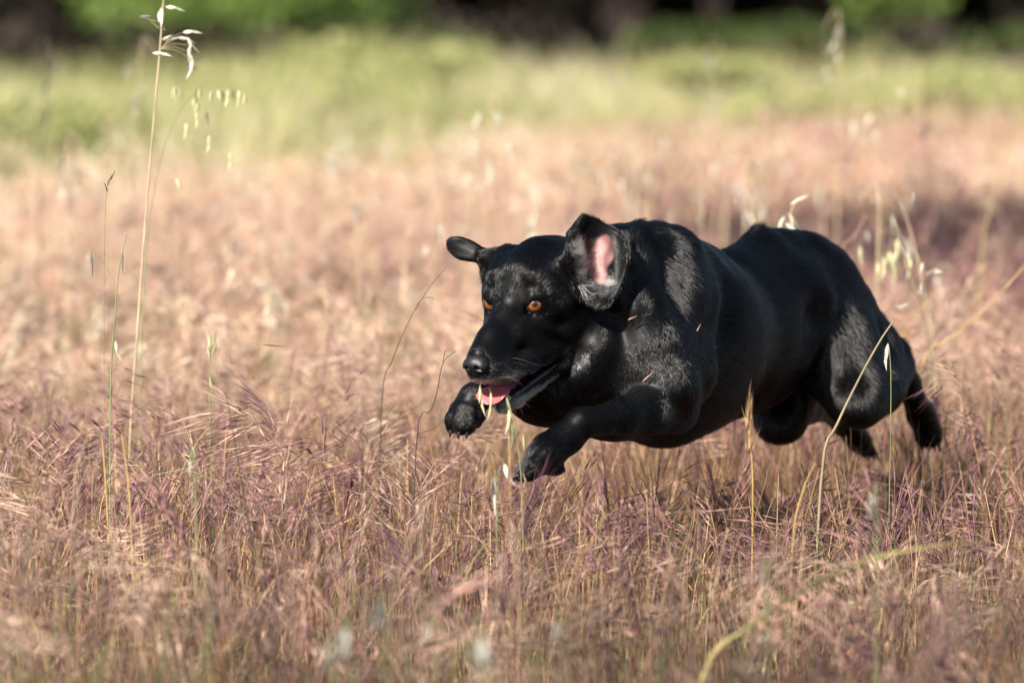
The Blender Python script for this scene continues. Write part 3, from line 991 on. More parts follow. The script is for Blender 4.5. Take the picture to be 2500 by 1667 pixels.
    P = np.array([W(x, y, d) for x, y, d in zip(xs, ys, dep)])
    F.sheet(P, 0.0028 + 0.0016 * np.clip(1 - ed / 14, 0, 1), 0.006)
    F.chain([Hd(-0.075, 0.05, 0.02), W(1440, 715, 7.05)], [0.024, 0.016], 0.012)
    F.chain([W(1500, 735, 7.05), W(1530, 650, 7.075), W(1520, 585, 7.085)], [0.009, 0.008, 0.007], 0.01)
    F.chain([W(1395, 700, 7.035), W(1385, 640, 7.015), W(1395, 575, 7.03), W(1425, 535, 7.05)], [0.010, 0.0065, 0.0055, 0.0045], 0.007)
    F.chain([W(1408, 705, 7.028), W(1436, 722, 7.020), W(1470, 738, 7.028)], [0.009, 0.0105, 0.008], 0.008)
    # ear canal folds
    F.chain([W(1436, 640, 7.045), W(1452, 668, 7.04), W(1448, 690, 7.035)], [0.0030, 0.0035, 0.003], 0.004)
    F.chain([W(1468, 610, 7.055), W(1484, 640, 7.05), W(1478, 680, 7.04)], [0.003, 0.0032, 0.003], 0.005)
    F.chain([W(1412, 676, 7.030), W(1432, 690, 7.032), W(1446, 692, 7.034)], [0.0018, 0.0036, 0.002], 0.003, 'sub')
    xs, ys = np.meshgrid(np.arange(1082, 1250, 3.0), np.arange(570, 710, 3.0))
    xs, ys = xs.ravel(), ys.ravel()
    m = poly_inside(xs, ys, EARR_POLY)
    ed = poly_edge_dist(xs, ys, EARR_POLY)
    m &= ed > 4
    xs, ys, ed = xs[m], ys[m], ed[m]
    P = np.array([W(x, y, d) for x, y, d in zip(xs, ys, ear_r_depth(xs, ys))])
    F.sheet(P, 0.0034 + 0.0035 * np.clip(ed / 26, 0, 1), 0.006)
    F.chain([Hd(-0.078, -0.052, 0.02), W(1215, 640, 7.10)], [0.024, 0.014], 0.012)
    F.chain([W(1225, 632, 7.10), W(1180, 625, 7.10)], [0.012, 0.007], 0.012)


def comb_setup():
    """direction the hair lies in, by body region"""
    back = np.array([0.574, 0.819, 0.0])
    down = np.array([0, 0, -1.0])
    flow(W(1600, 800, 7.2), W(1980, 700, 7.6), 0.10, back + 0.35 * down)
    flow(W(1640, 640, 7.22), W(2000, 620, 7.6), 0.03, back)
    flow(W(1400, 900, 7.08), W(1730, 940, 7.36), 0.07, back * 0.7 + down * 0.6)
    flow(W(1830, 910, 7.45), W(1920, 850, 7.53), 0.05, back + 0.5 * down)
    flow(Hd(-0.10, 0, -0.01), W(1570, 745, 7.18), 0.09, np.array([0.6, 0.5, -0.35]))
    flow(W(1430, 860, 7.07), W(1500, 900, 7.12), 0.07, np.array([0.5, 0.1, -0.8]))
    flow(W(1655, 640, 7.17), W(1650, 960, 7.05), 0.05, down + 0.25 * back)
    flow(W(1655, 1000, 7.08), W(1420, 1030, 6.96), 0.03, W(1420, 1050, 6.96) - W(1655, 990, 7.08))
    flow(W(1420, 1035, 6.955), W(1270, 1160, 6.935), 0.02)
    flow(W(1370, 975, 7.11), W(1190, 948, 6.97), 0.025)
    flow(W(1180, 950, 6.96), W(1131, 1055, 6.935), 0.022)
    flow(W(2020, 700, 7.56), W(2095, 990, 7.46), 0.06, down + 0.3 * back)
    flow(W(2090, 760, 7.6), W(2140, 940, 7.55), 0.05, down + 0.3 * back)
    flow(W(2190, 880, 7.65), W(2270, 1080, 7.78), 0.02)
    flow(W(1960, 760, 7.62), W(1905, 1015, 7.54), 0.05, down + 0.3 * back)
    flow(W(1905, 1015, 7.54), W(2025, 985, 7.74), 0.03)
    flow(W(2025, 985, 7.74), W(2120, 1100, 7.85), 0.02)
    flow(W(2030, 628, 7.62), W(2215, 905, 7.84), 0.018)
    flow(Hd(0.09, 0, -0.03), Hd(0.0, 0, 0.005), 0.02, -HF)
    flow(Hd(0.0, 0, 0.02), Hd(-0.12, 0, 0.03), 0.05, -HF + 0.1 * HU)
    for s in (1, -1):
        flow(Hd(0.085, 0.012 * s, -0.045), Hd(-0.01, 0.034 * s, -0.055), 0.013, -HF + 0.5 * s * HL - 0.3 * HU)
        flow(Hd(0.0, 0.04 * s, -0.03), Hd(-0.085, 0.054 * s, -0.02), 0.02, -HF - 0.25 * HU)
        flow(Hd(0.06, 0.01 * s, -0.108), Hd(-0.05, 0.03 * s, -0.085), 0.012, -HF - 0.35 * HU)
    flow(W(1440, 710, 7.05), W(1440, 545, 7.05), 0.012, W(1420, 540, 7.05) - W(1440, 710, 7.05))
    flow(W(1500, 735, 7.06), W(1520, 590, 7.09), 0.012)
    flow(W(1225, 630, 7.11), W(1095, 595, 7.12), 0.012)


SPOTS = []         # (centre, radius, rgb, hair length, strength)


def spots_setup():
    pass


PINK_POLY = smooth_poly([(1424, 612), (1450, 584), (1482, 574), (1502, 592), (1500, 622), (1482, 646), (1488, 662), (1502, 672), (1486, 690), (1458, 696), (1436, 688), (1428, 655)], 2)


def to_px(P):
    """points -> photo pixel columns and rows (used to read off where a marking sits on the ear)"""
    v = P - _C
    d = v @ _R
    return 1250 + FPX * v[:, 0] / d, 833.5 - FPX * (v @ _U) / d


def grey_hairs(P, pr):
    """share of grey-white hairs by place on the coat (muzzle rim, chin, toes, breast, ear tuft)"""
    q = (P - HO) @ HAX.T
    f, l, u = q[:, 0], q[:, 1], q[:, 2]
    g = np.zeros(len(P))
    head = (f > -0.07)
    lipu = -0.0615 - 0.024 * np.clip((0.085 - f) / 0.105, 0, 1)
    front = np.clip((f - 0.030) / 0.045, 0, 1)
    lip = np.clip(1.35 - (u - lipu) / 0.014, 0, 1) * (u > lipu - 0.008) * (f > -0.03) * (f < 0.12)
    g = np.maximum(g, lip * (0.10 + 0.85 * front))
    g = np.maximum(g, 0.22 * front * (u < -0.036) * (f > 0.03))
    chin = np.clip(((-u) - 0.0940 - 0.04 * np.clip(f, 0, 0.08)) / 0.006, 0, 1) * (f > -0.014) * (f < 0.10)
    g = np.maximum(g, 0.92 * chin * (u > -0.122) * (np.abs(l) < 0.0375 - 0.20 * np.clip(f, 0, 0.09)))
    corner = np.exp(-(((f + 0.030) / 0.010) ** 2 + ((u + 0.084) / 0.010) ** 2)) * (l > 0.01)
    g = np.maximum(g, 0.8 * corner)
    g = np.maximum(g, 0.60 * np.exp(-(((f + 0.052) / 0.009) ** 2 + ((u + 0.066) / 0.008) ** 2)) * (l > 0.02))
    head = head * (np.linalg.norm(q - np.array([0.0, 0, -0.06]), axis=1) < 0.125) * (np.abs(l) < 0.05 + 0.02 * (f < 0))
    g = g * head
    g = np.maximum(g, 0.02 * head * (u < -0.03))

    def near(x, y, d, r):
        q0 = P - W(x, y, d)
        return np.exp(-(q0[:, 0] ** 2 + q0[:, 2] ** 2) / r ** 2) * (np.abs(q0[:, 1]) < 0.08)
    g = np.maximum(g, 0.45 * near(1125, 1045, 7.02, 0.014))
    g = np.maximum(g, 0.30 * near(1155, 1050, 7.02, 0.012))
    g = np.maximum(g, 0.16 * near(1268, 1150, 6.93, 0.012))
    g = np.maximum(g, 0.35 * near(2292, 1060, 7.77, 0.012))
    g = np.maximum(g, 0.10 * near(1555, 930, 7.03, 0.030))
    g = np.maximum(g, 0.06 * near(1600, 880, 7.0, 0.040))
    g = np.maximum(g, 0.70 * near(1456, 722, 7.03, 0.013))
    for tx, ty in ((1412, 648), (1418, 668), (1408, 622), (1406, 600)):
        g = np.maximum(g, 0.90 * near(tx, ty, 7.03, 0.007))
    g = np.maximum(g, 0.60 * near(1487, 684, 7.04, 0.006))
    return g


def hair_curves(name, pts, rad, cols, material, parent):
    """pts (n,k,3), rad (k,) or (n,k), cols (n,3)"""
    n, k, _ = pts.shape
    hc = bpy.data.hair_curves.new(name)
    hc.add_curves([k] * n)
    pa = hc.attributes.get('position') or hc.attributes.new('position', 'FLOAT_VECTOR', 'POINT')
    pa.data.foreach_set('vector', pts.reshape(-1).astype(np.float32))
    ra = hc.attributes.get('radius') or hc.attributes.new('radius', 'FLOAT', 'POINT')
    ra.data.foreach_set('value', np.broadcast_to(rad, (n, k)).reshape(-1).astype(np.float32))
    ca = hc.attributes.new('tint', 'FLOAT_COLOR', 'CURVE')
    c = np.ones((n, 4), np.float32)
    c[:, :3] = cols
    ca.data.foreach_set('color', c.ravel())
    hc.materials.append(material)
    o = bpy.data.objects.new(name, hc)
    COL.objects.link(o)
    o.parent = parent
    o.matrix_parent_inverse = parent.matrix_world.inverted()
    return o


def small_sdf(name, prims, lo, hi, h, material, parent, blur=1):
    f = Field(np.arange(lo[0], hi[0], h), np.arange(lo[1], hi[1], h), np.arange(lo[2], hi[2], h))
    prims(f)
    f.blur(blur)
    V, Q = f.mesh()
    return link_mesh(name, np_mesh(name, V, quads=Q, mats=[material]), parent)


def eyeball(side, parent):
    c, out = EYES[side]
    gaze = W(1180, 730, 3.0) - c           # looks past the photographer, to the left
    gaze = gaze / np.linalg.norm(gaze)
    if side < 0:
        gaze = out * 0.25 + gaze * 0.75
        gaze /= np.linalg.norm(gaze)
    a = np.cross(gaze, [0, 0, 1])
    a /= np.linalg.norm(a)
    b = np.cross(a, gaze)
    nr, ns = 64, 64
    V, Cc = [], []
    for i in range(nr + 1):
        th = math.pi * (i / nr) ** 1.3
        deg = math.degrees(th)
        bulge = 1 + 0.05 * max(0.0, 1 - (deg / 42) ** 2)
        for j in range(ns):
            ph = 2 * math.pi * j / ns
            V.append(c + EYE_R * bulge * (math.cos(th) * gaze + math.sin(th) * (math.cos(ph) * a + math.sin(ph) * b)))
            n = 0.5 + 0.5 * math.sin(ph * 23 + 2 * math.sin(ph * 7))
            if deg < 15:
                col = (0.004, 0.003, 0.003)
            elif deg < 40:
                t = (deg - 15) / 25
                amber = np.array([0.26, 0.090, 0.012]) * (0.8 + 0.35 * n)
                inner = np.array([0.12, 0.042, 0.008])
                col = inner * (1 - t) + amber * t if t < 0.5 else amber
                if t > 0.86:
                    col = np.array(col) * (1 - (t - 0.86) / 0.14 * 0.75)
            else:
                col = (0.03, 0.012, 0.008)
            Cc.append(col)
    Q = []
    for i in range(nr):
        for j in range(ns):
            Q.append((i * ns + j, (i + 1) * ns + j, (i + 1) * ns + (j + 1) % ns, i * ns + (j + 1) % ns))
    m = mat('eye_amber', rough=0.25, attr='col', coat=1.0)
    m.node_tree.nodes['Principled BSDF'].inputs['Coat Roughness'].default_value = 0.03
    return link_mesh('eye', np_mesh('eye', V, quads=Q, col=np.array(Cc), mats=[m]), parent)


def build_dog():
    dog = bpy.data.objects.new('dog', None)
    COL.objects.link(dog)
    dog.location = (0.22, 7.25, 0.0)
    dog.empty_display_size = 0.1
    tag(dog, 'black short-haired dog leaping left through the dry grass, mouth open, ears flying', 'dog')
    bpy.context.view_layer.update()

    ax = grade(-0.13, -0.085, 0.16, 0.62, 0.0019, 0.0045)
    ay = grade(6.80, 6.885, 7.12, 7.95, 0.0021, 0.0050)
    az = grade(0.015, 0.115, 0.475, 0.49, 0.0019, 0.0045)
    F = Field(ax, ay, az)
    make_head_and_body(F)
    F.blur(2)
    V, Q = F.mesh()
    comb_setup()
    spots_setup()
    # ---- skin colour
    black = np.array([0.0020, 0.0020, 0.0022])
    C = np.tile(black, (len(V), 1))
    hl = np.ones(len(V))                       # hair length factor
    pinkness = np.zeros(len(V))
    ex, ey = to_px(V)
    sel = (ex > 1390) & (ex < 1530) & (ey > 550) & (ey < 720)
    wig = 5 * np.sin(ey / 9.0) + 4 * np.sin(ex / 6.0 + ey / 13.0)
    sd = np.where(poly_inside(ex, ey, PINK_POLY), 1, -1) * poly_edge_dist(ex, ey, PINK_POLY)
    pinkness = np.clip(0.5 + (sd + wig) / 26.0, 0, 1) * sel
    # only the inner face of the ear (towards the viewer side) is bare
    me_tmp_n = vertex_normals(V, Q)
    pinkness *= np.clip(-me_tmp_n[:, 1] * 1.5 + 0.2, 0, 1)
    pk = np.clip((pinkness - 0.38) / 0.6, 0, 1)
    pk = pk * pk * (3 - 2 * pk)
    blotch = 0.5 + 0.5 * np.sin(ex / 7.0 + 1.3 * np.sin(ey / 11.0))
    pcol = np.array([0.19, 0.085, 0.08]) * (1 - blotch[:, None]) + np.array([0.31, 0.185, 0.17]) * blotch[:, None]
    C = C * (1 - pk[:, None]) + pcol * pk[:, None]
    hl *= 1 - pk
    q = (V - HO) @ HAX.T
    # bare lips and mouth lining
    inmouth = (q[:, 0] > -0.045) & (q[:, 0] < 0.09) & (np.abs(q[:, 1]) < 0.035) & (q[:, 2] < -0.066) & (q[:, 2] > -0.106)
    line = -0.0800 - 0.05 * np.clip(q[:, 0], -0.03, 0.09)
    inner = inmouth & (np.abs(q[:, 2] - line) < 0.0125)
    hl[inner] = 0
    C[inner] = (0.012, 0.007, 0.007)
    for s in (1, -1):
        c, g = EYES[s]
        d = np.linalg.norm(V - c, axis=1)
        hl[d < EYE_R + 0.0045] = 0
    d = np.linalg.norm(V - Hd(0.094, 0, -0.033), axis=1)
    hl[d < 0.0145] *= 0.0
    gs = grey_hairs(V, None)[:, None] * 0.5
    C = C * (1 - gs) + np.array([0.06, 0.058, 0.056]) * gs * (hl[:, None] > 0) + C * gs * (hl[:, None] <= 0)
    skin = mat('skin', rough=0.42, spec=0.12, attr='col', bump=(600, 0.3, 0.0005))
    body = link_mesh('body', np_mesh('body', V, quads=Q, col=C, mats=[skin]), dog)

    # ---- coat: combed short hair
    N = vertex_normals(V, Q)
    T1 = Q[:, [0, 1, 2]]
    T2 = Q[:, [0, 2, 3]]
    T = np.concatenate([T1, T2])
    A = 0.5 * np.linalg.norm(np.cross(V[T[:, 1]] - V[T[:, 0]], V[T[:, 2]] - V[T[:, 0]]), axis=1)
    n_hair = 420000
    ctr = V[T].mean(1)
    facing = ((_C - ctr) * N[T[:, 0]]).sum(1) > -1.5       # the far side is grown thinner
    headw = ((ctr - HO) @ HAX.T)[:, 0] > -0.12
    wt = A * np.where(facing, 1.0, 0.25) * np.where(headw, 1.7, 1.0) * (hl[T].mean(1) > 0.05) * (1 + 2.5 * grey_hairs(ctr, None))
    pick = RNG.choice(len(T), n_hair, p=wt / wt.sum())
    r1, r2 = np.sqrt(RNG.random(n_hair)), RNG.random(n_hair)
    bc = np.stack([1 - r1, r1 * (1 - r2), r1 * r2], 1)[:, :, None]
    P = (V[T[pick]] * bc).sum(1)
    Nn = (N[T[pick]] * bc).sum(1)
    Nn /= np.linalg.norm(Nn, axis=1)[:, None] + 1e-9
    L = (hl[T[pick]] * bc[:, :, 0]).sum(1)
    # combing direction
    num = np.zeros((n_hair, 3))
    for a, b, r, v in SKEL:
        ab = b - a
        t = np.clip(((P - a) @ ab) / (ab @ ab), 0, 1)
        dist = np.abs(np.linalg.norm(P - a - t[:, None] * ab, axis=1) - r * 0.5)
        num += np.exp(-np.maximum(dist, 0) / 0.012)[:, None] * v
    num += 1e-9
    num /= np.linalg.norm(num, axis=1)[:, None] + 1e-12
    tang = num - (num * Nn).sum(1)[:, None] * Nn
    tang /= np.linalg.norm(tang, axis=1)[:, None] + 1e-9
    # wandering cowlicks so the coat breaks into soft clumps
    ph = RNG.random((6, 3)) * 6.28
    kv = RNG.normal(size=(6, 3)) * 55
    wob = np.stack([np.sin(P @ kv[i] + ph[i, 0]) for i in range(6)], 1)
    side = np.cross(Nn, tang)
    # locks: neighbouring hairs lie together, a few millimetres wide and longer along the lie of the coat
    def lock(sz, seed_):
        r_ = np.random.default_rng(seed_)
        c_ = np.floor((P + 0.0006 * RNG.normal(size=P.shape)) / sz).astype(np.int64)
        h_ = (c_[:, 0] * 73856093) ^ (c_[:, 1] * 19349663) ^ (c_[:, 2] * 83492791)
        return r_.normal(size=4096)[h_ % 4096]
    lk1, lk2, lk3 = lock(0.0050, 5), lock(0.0050, 6), lock(0.0032, 8)
    tang = tang + side * (0.07 * (wob[:, 0] + wob[:, 1]) + 0.075 * lk1 + 0.05 * lk3 + RNG.normal(size=n_hair) * 0.04)[:, None]
    tang /= np.linalg.norm(tang, axis=1)[:, None]
    lift = np.clip(0.21 + 0.05 * wob[:, 2] + 0.055 * lk2 + RNG.normal(size=n_hair) * 0.04, 0.06, 0.9)
    qh = (P - HO) @ HAX.T
    onhead = np.clip((qh[:, 0] + 0.16) / 0.06, 0, 1)
    muzzle = np.clip((qh[:, 0] + 0.0) / 0.05, 0, 1)
    # region lengths
    ln = 0.0125 * (1 - onhead) + 0.0062 * onhead
    ln = ln * (1 - muzzle) + 0.0042 * muzzle
    legs = np.zeros(n_hair)
    for a, b in ((W(1640, 1000, 7.08), W(1270, 1160, 6.93)), (W(1300, 960, 7.05), W(1131, 1050, 6.93)), (W(2200, 900, 7.66), W(2270, 1080, 7.78)), (W(2030, 990, 7.74), W(2120, 1100, 7.85))):
        ab = b - a
        t = np.clip(((P - a) @ ab) / (ab @ ab), 0, 1)
        legs = np.maximum(legs, np.clip(1.3 - np.linalg.norm(P - a - t[:, None] * ab, axis=1) / 0.05, 0, 1))
    ln = ln * (1 - legs) + 0.0058 * legs

    def near(x, y, d, r):
        q0 = P - W(x, y, d)
        return np.exp(-(q0[:, 0] ** 2 + q0[:, 2] ** 2 + 0.02 * q0[:, 1] ** 2) / r ** 2)
    earz = np.clip(near(1470, 630, 7.05, 0.045) * 1.6, 0, 1) + np.clip(near(1130, 600, 7.12, 0.03) * 1.6, 0, 1)
    ln = ln * (1 - 0.45 * np.clip(earz, 0, 1))
    ruff = near(1560, 600, 7.14, 0.03) + near(1290, 592, 7.08, 0.030) * 0.25 + near(1845, 566, 7.50, 0.02) * 0.5
    lift = lift + 0.45 * np.clip(ruff, 0, 1)
    ln = ln * (1 + 0.55 * np.clip(ruff, 0, 1))
    crest = near(1548, 556, 7.13, 0.009) + 0.8 * near(1592, 566, 7.17, 0.010) + 0.25 * near(1285, 600, 7.06, 0.020) + 0.7 * near(1838, 570, 7.50, 0.012) + 0.5 * near(1985, 580, 7.6, 0.012)
    crest = np.clip(crest, 0, 1) * RNG.uniform(0.3, 1, n_hair)
    lift = lift + 0.7 * crest
    ln = ln * (1 + 0.8 * crest)
    tuft = near(1415, 645, 7.03, 0.014) + near(1452, 715, 7.02, 0.016) + near(1487, 684, 7.04, 0.008)
    tuft = np.clip(tuft, 0, 1)
    ln = ln * (1 + 1.3 * tuft)
    belly = near(1300, 1010, 7.08, 0.05) + near(1560, 1060, 7.2, 0.06) + near(1720, 1045, 7.3, 0.05) + near(2180, 820, 7.74, 0.04)
    ln = ln * (1 + 0.45 * np.clip(belly, 0, 1))
    lift = lift + 0.15 * np.clip(belly, 0, 1)
    ln = ln * L * RNG.uniform(0.7, 1.2, n_hair)
    # tuft hairs fan up and over the pink skin
    up = np.array([0.45, -0.30, 0.9])
    tt = near(1412, 640, 7.03, 0.016)[:, None]
    tang = tang * (1 - tt) + up * tt
    dn = np.array([0.75, -0.45, 0.15])
    tt = near(1452, 715, 7.02, 0.016)[:, None]
    tang = tang * (1 - tt) + dn * tt
    tang /= np.linalg.norm(tang, axis=1)[:, None]
    d0 = tang * np.cos(lift)[:, None] + Nn * np.sin(lift)[:, None]
    l2 = lift * 0.35
    d1 = tang * np.cos(l2)[:, None] + Nn * np.sin(l2)[:, None] + RNG.normal(size=(n_hair, 3)) * 0.045
    k = 4
    pts = np.zeros((n_hair, k, 3))
    pts[:, 0] = P - Nn * 0.0006
    for i in range(1, k):
        t = i / (k - 1)
        dd = d0 * (1 - t) + d1 * t
        pts[:, i] = pts[:, i - 1] + dd * (ln / (k - 1))[:, None]
    g = grey_hairs(P, None)
    g = np.where(RNG.random(n_hair) < g, 1, 0)[:, None]
    base = np.array([0.0014, 0.0014, 0.0015]) * RNG.uniform(0.6, 1.5, (n_hair, 1))
    brown = np.array([0.008, 0.004, 0.002])
    base = base + (RNG.random((n_hair, 1)) < 0.15) * brown * 0.6
    cols = base * (1 - g) + np.array([0.62, 0.60, 0.57]) * RNG.uniform(0.6, 1.1, (n_hair, 1)) * g
    rad = np.outer(RNG.uniform(0.8, 1.2, n_hair) * np.where(g[:, 0] > 0, 1.15, 1.0), np.array([0.00017, 0.00016, 0.00012, 0.00003]))
    hm = bpy.data.materials.new('coat_hair')
    hm.use_nodes = True
    t = hm.node_tree
    t.nodes.remove(t.nodes['Principled BSDF'])
    hb = t.nodes.new('ShaderNodeBsdfHairPrincipled')
    hb.parametrization = 'COLOR'
    hb.inputs['Roughness'].default_value = 0.22
    hb.inputs['IOR'].default_value = 1.50
    hb.inputs['Radial Roughness'].default_value = 0.38
    at = t.nodes.new('ShaderNodeAttribute')
    at.attribute_name = 'tint'
    t.links.new(at.outputs['Color'], hb.inputs['Color'])
    t.links.new(hb.outputs[0], t.nodes['Material Output'].inputs['Surface'])
    hair_curves('coat', pts, rad, cols, hm, dog)

    # long guard hairs: whiskers and white breast hairs
    wp, wc, wr = [], [], []
    for i in range(26):
        f, u = RNG.uniform(0.035, 0.08), RNG.uniform(-0.058, -0.038)
        s = 1 if i % 3 else -1
        p0 = Hd(f, 0.026 * s - 0.1 * s * max(0, f - 0.06), u)
        dr = Hv(-0.4 + RNG.normal() * 0.2, 0.9 * s, -0.55 + RNG.normal() * 0.25)
        le = RNG.uniform(0.018, 0.035)
        wp.append([p0, p0 + dr * le * 0.35, p0 + dr * le * 0.7 - np.array([0, 0, 0.002]), p0 + dr * le - np.array([0, 0, 0.005])])
        wc.append((0.03, 0.03, 0.03) if i % 4 else (0.4, 0.4, 0.4))
    for i in range(14):
        p0 = Hd(RNG.uniform(0.01, 0.05), RNG.uniform(-0.01, 0.012), -0.118)
        dr = Hv(-0.3 + RNG.normal() * 0.3, RNG.normal() * 0.4, -0.8)
        le = RNG.uniform(0.008, 0.016)
        wp.append([p0, p0 + dr * le * 0.33, p0 + dr * le * 0.66, p0 + dr * le])
        wc.append((0.35, 0.35, 0.34))
    wp = np.array(wp)
    # pale fringe of the lips and the chin
    gv = grey_hairs(V, None)
    qv = (V - HO) @ HAX.T
    cand = np.where((gv > 0.45) & (hl > 0.3) & (qv[:, 0] > -0.04) & (np.abs(qv[:, 1]) < 0.06) & (np.linalg.norm(V - HO, axis=1) < 0.16))[0]
    if len(cand):
        ci_ = RNG.choice(cand, 2600)
        root_ = V[ci_] + RNG.normal(size=(2600, 3)) * 0.0008
        dl = -HF * 0.85 - HU * 0.30 + N[ci_] * 0.32 + RNG.normal(size=(2600, 3)) * 0.16
        dl /= np.linalg.norm(dl, axis=1)[:, None]
        le = (RNG.uniform(0.004, 0.0085, 2600))[:, None]
        fr = np.stack([root_, root_ + dl * le * 0.35, root_ + dl * le * 0.7, root_ + dl * le], 1)
        hair_curves('chin_hair', fr, np.array([0.00019, 0.00018, 0.00013, 0.00004]), np.array([0.62, 0.60, 0.56]) * RNG.uniform(0.3, 1.1, (2600, 1)), hm, dog)
    # pale tufts at the mouth of the near ear
    ep, ec = [], []
    for i in range(900):
        kind = RNG.random()
        if kind < 0.40:
            t_ = RNG.random()
            x_, y_ = 1406 + 16 * t_ + RNG.normal() * 3, 596 + 80 * t_ + RNG.normal() * 3
            d_ = np.array([0.35 + RNG.normal() * 0.18, -0.35, 0.9])
            le = RNG.uniform(0.010, 0.022)
        elif kind < 0.85:
            t_ = RNG.random()
            x_, y_ = 1414 + 48 * t_ + RNG.normal() * 3, 694 + 12 * t_ + RNG.normal() * 4
            d_ = np.array([0.55 + 0.4 * RNG.normal() * 0.6, -0.45, -0.75 + RNG.normal() * 0.35])
            le = RNG.uniform(0.012, 0.024)
        else:
            x_, y_ = 1476 + RNG.normal() * 8, 692 + RNG.normal() * 4
            d_ = np.array([0.9, -0.25, 0.35 + RNG.normal() * 0.25])
            le = RNG.uniform(0.007, 0.015)
        p0 = W(x_, y_, float(ear_l_depth(x_, y_)) - 0.004)
        d_ = d_ / np.linalg.norm(d_)
        sag = np.array([0, -0.001, -0.0015])
        ep.append([p0, p0 + d_ * le * 0.35, p0 + d_ * le * 0.7 + sag * 0.4, p0 + d_ * le + sag])
        ec.append(np.array([0.60, 0.57, 0.54]) * RNG.uniform(0.35, 1.1))
    hair_curves('ear_tuft', np.array(ep), np.array([0.00020, 0.00019, 0.00014, 0.00004]), np.array(ec), hm, dog)
    hair_curves('whiskers', wp, np.array([0.00016, 0.00014, 0.0001, 0.00003]), np.array(wc), hm, dog)

    # ---- wet inner lip along the lower jaw
    lipm = mat('wet_lip', (0.022, 0.010, 0.011), rough=0.18, spec=0.7, bump=(260, 0.6, 0.0012))

    def lip(f):
        f.chain([Hd(-0.022, 0.0345, -0.0875), Hd(0.000, 0.0290, -0.0905), Hd(0.022, 0.0235, -0.0925), Hd(0.045, 0.0165, -0.0965), Hd(0.060, 0.006, -0.0990)],
                [0.0022, 0.0048, 0.0052, 0.0046, 0.0030], 0.002)
        for k_ in range(6):
            t_ = k_ / 5.0
            f.ell(Hd(0.012 + 0.034 * t_, 0.0275 - 0.0095 * t_, -0.0900 - 0.004 * t_), (0.0022, 0.0022, 0.0026), HAX, 0.002)
    small_sdf('lip', lip, Hd(0.02, 0.02, -0.093) - 0.055, Hd(0.02, 0.02, -0.093) + 0.055, 0.0011, lipm, dog, 1)

    # ---- nose
    leather = mat('nose_leather', (0.008, 0.008, 0.010), rough=0.46, bump=(900, 0.5, 0.0006))
    nc = Hd(0.093, 0, -0.034)

    def nose(f):
        f.ell(Hd(0.0900, 0, -0.0325), (0.0120, 0.0155, 0.0105), HAX, 0.006)
        f.ell(Hd(0.0950, 0, -0.0335), (0.0090, 0.0120, 0.0085), HAX, 0.006)
        f.ell(Hd(0.0900, 0, -0.0445), (0.0095, 0.0085, 0.0075), HAX, 0.006)
        for s in (1, -1):
            f.ell(Hd(0.0940, 0.0105 * s, -0.0355), (0.009, 0.0070, 0.0078), HAX, 0.003)
            f.ell(Hd(0.1025, 0.0072 * s, -0.0350), (0.006, 0.0033, 0.0030), HAX, 0.0018, 'sub')
            f.chain([Hd(0.1020, 0.009 * s, -0.0365), Hd(0.0980, 0.0165 * s, -0.0400)], [0.0022, 0.0012], 0.0015, 'sub')
        f.chain([Hd(0.1060, 0, -0.0305), Hd(0.1030, 0, -0.0425), Hd(0.0990, 0, -0.0515)], [0.0009, 0.0012, 0.0012], 0.002, 'sub')
    small_sdf('nose', nose, nc - 0.03, nc + 0.03, 0.0006, leather, dog, 1)

    # ---- tongue
    tm = mat('tongue_pink', (0.48, 0.11, 0.115), rough=0.28, spec=0.6, sss=0.25, bump=(1500, 0.25, 0.0005))
    V2, Q2 = [], []
    nu, nv = 44, 26
    spine = [Hd(-0.02, 0, -0.089), Hd(0.02, 0, -0.087), Hd(0.048, -0.002, -0.088), Hd(0.064, -0.004, -0.086), Hd(0.076, -0.0045, -0.0885), Hd(0.081, -0.004, -0.096)]
    wid = [0.007, 0.010, 0.0175, 0.0235, 0.0235, 0.0140]
    tt_ = np.linspace(0, len(spine) - 1, nu + 1)
    SP = np.stack([np.interp(tt_, range(len(spine)), [p_[c_] for p_ in spine]) for c_ in range(3)], 1)
    WD = np.interp(tt_, range(len(wid)), wid)
    for _ in range(8):
        SP[1:-1] = (SP[:-2] + 2 * SP[1:-1] + SP[2:]) / 4
        WD[1:-1] = (WD[:-2] + 2 * WD[1:-1] + WD[2:]) / 4
    u_ = np.linspace(0, 1, nu + 1)
    WD = WD * np.sqrt(np.clip(1 - np.clip((u_ - 0.80) / 0.205, 0, 1) ** 2.4, 0.004, 1)) * 0.93
    TG = np.gradient(SP, axis=0)
    for i in range(nu + 1):
        p = SP[i]
        tg = TG[i] / np.linalg.norm(TG[i])
        nn = np.cross(tg, HL)
        nn /= np.linalg.norm(nn)
        if nn @ HU < 0:
            nn = -nn
        wd = WD[i]
        for j in range(nv):
            an = 2 * math.pi * j / nv
            x = math.cos(an)
            y = math.sin(an) * 0.0030 - 0.0022 * (1 - x * x) * 0.8 + 0.002 * x * x
            V2.append(p + HL * wd * x + nn * y)
    c0, c1 = len(V2), len(V2) + 1
    V2.append(np.mean(V2[:nv], 0))
    V2.append(np.mean(V2[-1 - nv:-1], 0))
    for i in range(nu):
        for j in range(nv):
            Q2.append((i * nv + j, i * nv + (j + 1) % nv, (i + 1) * nv + (j + 1) % nv, (i + 1) * nv + j))
    T3 = [(c0, (j + 1) % nv, j) for j in range(nv)] + [(c1, nu * nv + j, nu * nv + (j + 1) % nv) for j in range(nv)]
    link_mesh('tongue', np_mesh('tongue', V2, tris=T3, quads=Q2, mats=[tm]), dog)

    # ---- eyes, teeth, claws
    eyeball(1, dog)
    eyeball(-1, dog)
    ivory = mat('tooth_ivory', (0.60, 0.55, 0.42), rough=0.25)
